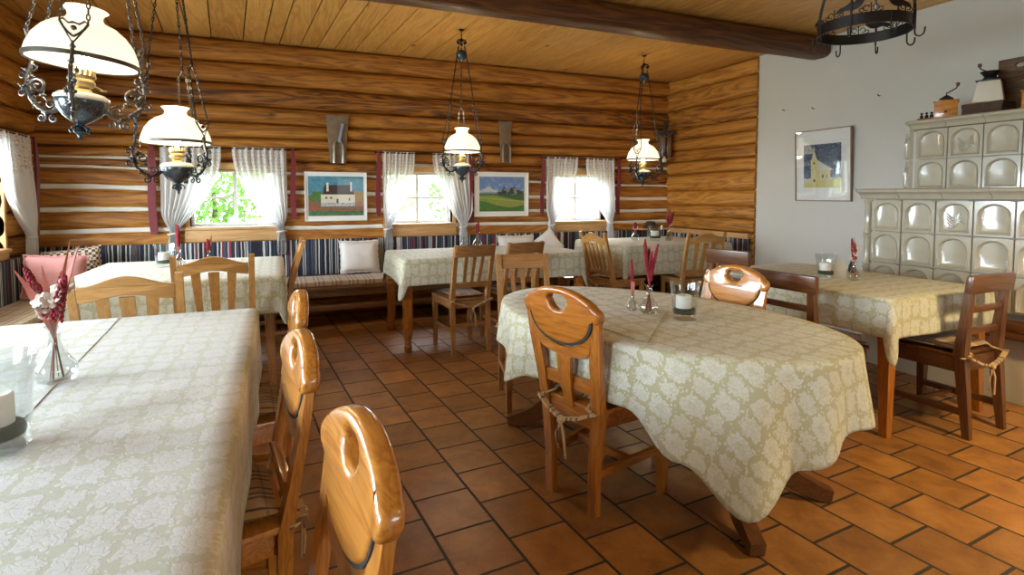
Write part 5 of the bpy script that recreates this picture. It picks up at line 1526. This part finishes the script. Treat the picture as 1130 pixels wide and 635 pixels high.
def bouquet(label,x,y,z,h,seed,plumes=3,white=3,leaves=3,spread=.5,neck=.12,s=1.0,plain_spikes=False):
    t=thing('dried_flower_bouquet',label,'dried flowers',(x,y,z+.012)); rnd=random.Random(seed); SEG[0]=5
    def stem_pts(ang,lean,L,n=6):
        ca,sa=math.cos(ang),math.sin(ang); pts=[]
        for i in range(n+1):
            f=i/n; zz=f*L
            off=-.018*s*(1-zz/neck) if zz<neck else lean*((zz-neck)/L)**1.3
            pts.append((ca*off,sa*off,zz))
        return pts
    for k in range(plumes):
        ang=k*2.4+seed; L=h*(.75+.25*rnd.random()); pts=stem_pts(ang,spread*L*(.2+.5*rnd.random()),L,10)
        b=bmesh.new(); sweep(b,pts,.0016,up=(0,1,0)); done('stem',b,'stem' if not plain_spikes else 'redflower',parent=t)
        b=bmesh.new(); 
        for i in range(90):
            f=.55+.45*i/90; q=f*10; j=min(9,int(q)); g=q-j; p=Vector(pts[j])*(1-g)+Vector(pts[j+1])*g
            rr=(.013 if not plain_spikes else .008)*s*math.sin(min(1,(1.02-f)/.40)*PI/2)**.8+.001
            a=i*2.4; c=p+Vector((math.cos(a)*rr,math.sin(a)*rr,rnd.uniform(-.003,.003)))
            bmesh.ops.create_icosphere(b,subdivisions=1,radius=.0042*s,matrix=Matrix.Translation(c)@Matrix.Diagonal((1,1,1.5,1)))
        done('flower_spike',b,'redflower',parent=t)
    for k in range(white):
        ang=k*1.9+1+seed; L=h*(.45+.3*rnd.random()); pts=stem_pts(ang,spread*L*.45,L); b=bmesh.new(); sweep(b,pts,.0012,up=(0,1,0))
        done('stem',b,'stem',parent=t); b=bmesh.new(); c=Vector(pts[-1])
        for i in range(6):
            a=2*PI*i/6; M=Matrix.Translation(c+Vector((math.cos(a)*.012*s,math.sin(a)*.012*s,.003)))@Matrix.Rotation(a,4,'Z')@Matrix.Rotation(R(-30),4,'Y')@Matrix.Diagonal((1.3,.9,.3,1)); bmesh.ops.create_icosphere(b,subdivisions=1,radius=.013*s,matrix=M)
        bmesh.ops.create_icosphere(b,subdivisions=1,radius=.006*s,matrix=Matrix.Translation(c+Vector((0,0,.004))))
        bmesh.ops.rotate(b,cent=c,matrix=Matrix.Rotation(R(50+15*(k%3)),3,'X')@Matrix.Rotation(R(20*(k%4-1.5)),3,'Y'),verts=b.verts)
        done('blossom',b,'whiteflower',parent=t,smooth=60)
    for k in range(leaves):
        ang=k*2.1+.5+seed; L=h*(.7+.3*rnd.random()); pts=stem_pts(ang,spread*L*(.6 if k else .15),L,8); b=bmesh.new()
        ws=[.003,.003,.004,.010,.018,.024,.020,.010,.002]
        sweep(b,pts,[(w*s,.0012) for w in ws],up=(-math.sin(ang),math.cos(ang),0)) ; done('leaf',b,'pinkleaf',parent=t,smooth=60)
    SEG[0]=8
    return t
# left long table
candle_glass('large clear candle glass at the left edge of the long left table','candle glass on the long left table',-.575,1.50,.7545,.076,.20)
vase('round-bellied clear glass vase on the runner of the long left table',-.605,1.97,.757)
bouquet('dried bouquet of red plumes, white blossoms and pink leaves on the long left table',-.605,1.97,.757,.40,3,3,8,6,.75)
# oval
candle_glass('clear candle glass on the oval table','candle glass on the oval table',1.72,2.01,.7285,.066,.175)
vase('clear glass vase in front of the candle glass on the oval table',1.64,2.17,.7285,.85); bouquet('tall dark red dried spikes in the vase on the oval table',1.64,2.17,.7285,.36,5,7,0,2,.42,.10,.8,True)
vase('small clear bud vase left of the larger vase on the oval table',1.61,2.26,.7285,.6); bouquet('single short red spike in the bud vase on the oval table',1.61,2.26,.7285,.24,2,1,0,1,.1,.07,.8,True)
# right table
candle_glass('clear candle glass at the far side of the table beside the stove','candle glass on the table beside the stove',3.32,2.52,.7525,.062,.16)
vase('small clear vase behind the menu card on the table beside the stove',3.40,2.38,.7525,.75); bouquet('red spikes and pale dried sprigs on the table beside the stove',3.40,2.38,.7525,.27,7,2,3,2,.35,.09,.75)
me=plate([(-.04,0),(.04,0),(.04,.085),(0,.135),(-.04,.085)],[],.012,.001)
o=link('menu_card',me,plain('pale_birch',(.42,.36,.26),.6),None,loc=(3.37,2.46,.7535),rot=(0,0,R(-52))); tag(o,'small pale house-shaped wooden card beside the candle glass near the stove','table card')
b=bmesh.new(); lathe(b,[(0,0),(.022,0),(.025,.02),(.022,.055),(.015,.07),(.017,.08),(.015,.08),(.013,.07),(0,.06)],16); o=done('small_dark_vase',b,'darkglass',smooth=50,loc=(3.72,2.62,.7525)); tag(o,'small dark blue bottle vase near the stove tiles on the right table','vase')
bouquet('pinkish dried sprig in the dark blue bottle vase',3.72,2.62,.7535,.17,8,0,4,1,.6,.08,.9)
# left rear table
candle_glass('clear candle glass on the left rear table','candle glass on the left rear table',-.80,4.86,.7575,.07,.17)
vase('clear vase on the left rear table',-.685,4.70,.7575,.85); bouquet('tall red dried stems on the left rear table',-.685,4.70,.7575,.36,9,3,0,1,.12,.10,1,True)
vase('small bud vase right of the tall stems on the left rear table',-.52,5.0,.7575,.6); bouquet('short red sprig on the left rear table',-.52,5.0,.7575,.22,4,1,0,2,.35,.07,1)
# middle table
vase('clear carafe-like vase on the middle rear table',1.83,5.2,.7725,.95); bouquet('short red sprig in the vase on the middle rear table',1.83,5.2,.7725,.26,6,2,0,1,.2,.1,.9)
vase('smaller clear vase left of the carafe on the middle rear table',1.68,5.18,.7725,.7)
# corner table
candle_glass('clear candle glass between two vases on the corner table','candle glass on the corner table',4.02,5.22,.7775,.085,.17)
vase('clear vase with red flowers on the left of the corner table',3.80,5.30,.7775,.9); bouquet('rounded red dried flowers on the left of the corner table',3.80,5.30,.7775,.22,10,2,1,1,.35,.10,1.3)
vase('clear vase on the right of the corner table',4.12,5.10,.7775,.9); bouquet('fan of dried red spikes on the right of the corner table',4.12,5.10,.7775,.36,11,4,1,2,.5,.11,1.0)

# ------------------------------------------------------------------ light
w=bpy.data.worlds.new('sky'); SC.world=w; w.use_nodes=True; nt=w.node_tree; bg=nt.nodes['Background']
bg.inputs[0].default_value=(.80,.90,1.0,1); bg.inputs[1].default_value=12.0
def area(loc,target,sx,sy,e,col,name='window_light'):
    l=bpy.data.lights.new(name,'AREA'); l.shape='RECTANGLE'; l.size=sx; l.size_y=sy; l.energy=e; l.color=col
    o=bpy.data.objects.new(name,l); COL.objects.link(o); o.location=loc; d=Vector(target)-Vector(loc); o.rotation_euler=d.to_track_quat('-Z','Y').to_euler(); return o
# daylight at the windows (placed outside the panes)
for (a0,a1,z0,z1),e in zip(WIN,(40,50,120)):
    area(((a0+a1)/2,YW+.75,1.95),((a0+a1)/2,YW-2.2,.5),a1-a0+.5,.7,e,(.98,.97,1.0))
area((XL-.45,4.3,1.35),(XL+2,4.3,1.1),2.3,.85,160,(.78,.91,1.0))
area((XL-.45,2.1,1.45),(XL+2,2.1,.9),1.0,.85,95,(.74,.87,1.0))
area((XL-.45,.4,1.45),(XL+2,.6,.8),1.2,.85,110,(.74,.87,1.0))
area((2.1,YB-.45,1.6),(2.4,1,1.0),1.4,.8,18,(1,.95,.88))  # soft fill light added behind the viewer
# further ceiling lamps of the room, out of view (near and right)
for (x,y,z,e) in ((3.3,.55,1.85,170),(1.6,-.4,1.9,60)):
    l=bpy.data.lights.new('room_lamp','SPOT'); l.spot_size=R(155); l.spot_blend=.9; l.energy=e; l.color=(1,.76,.36); l.shadow_soft_size=.09
    o=bpy.data.objects.new('room_lamp',l); COL.objects.link(o); o.location=(x,y,z)

SC.view_settings.view_transform='Standard'; SC.view_settings.look='None'; SC.view_settings.gamma=1; SC.view_settings.use_curve_mapping=False
SC.view_settings.exposure=.05

GR={'curtain':'white lace curtains','ribbon':'dark red sashes beside the curtains','curtain_rod':'curtain rods','glass_vase':'clear glass vases on the tables','candle_glass':'candle glasses on the tables','candle':'white pillar candles in the glasses','moss_filling':'moss fillings of the candle glasses','dried_flower_bouquet':'dried red flower bouquets on the tables','pillow':'pillows on the benches','wall_nail':'nails in the white wall','tablecloth':'damask tablecloths','dining_table':'rectangular dining tables','coffee_grinder':'coffee grinders on the stove','bench_cushion':'striped bench cushions','bench':'wall benches','backrest_runner':'striped backrest runners','picture':'framed pictures','wooden_wall_holder':'wooden wall holders','garden_tree':'trees outside the windows','table_runner':'small overlay cloths'}
for o in COL.objects:
    if o.parent is None and o.get('label') and 'group' not in o:
        k=o.name.split('.')[0]
        if k in GR: o['group']=GR[k]
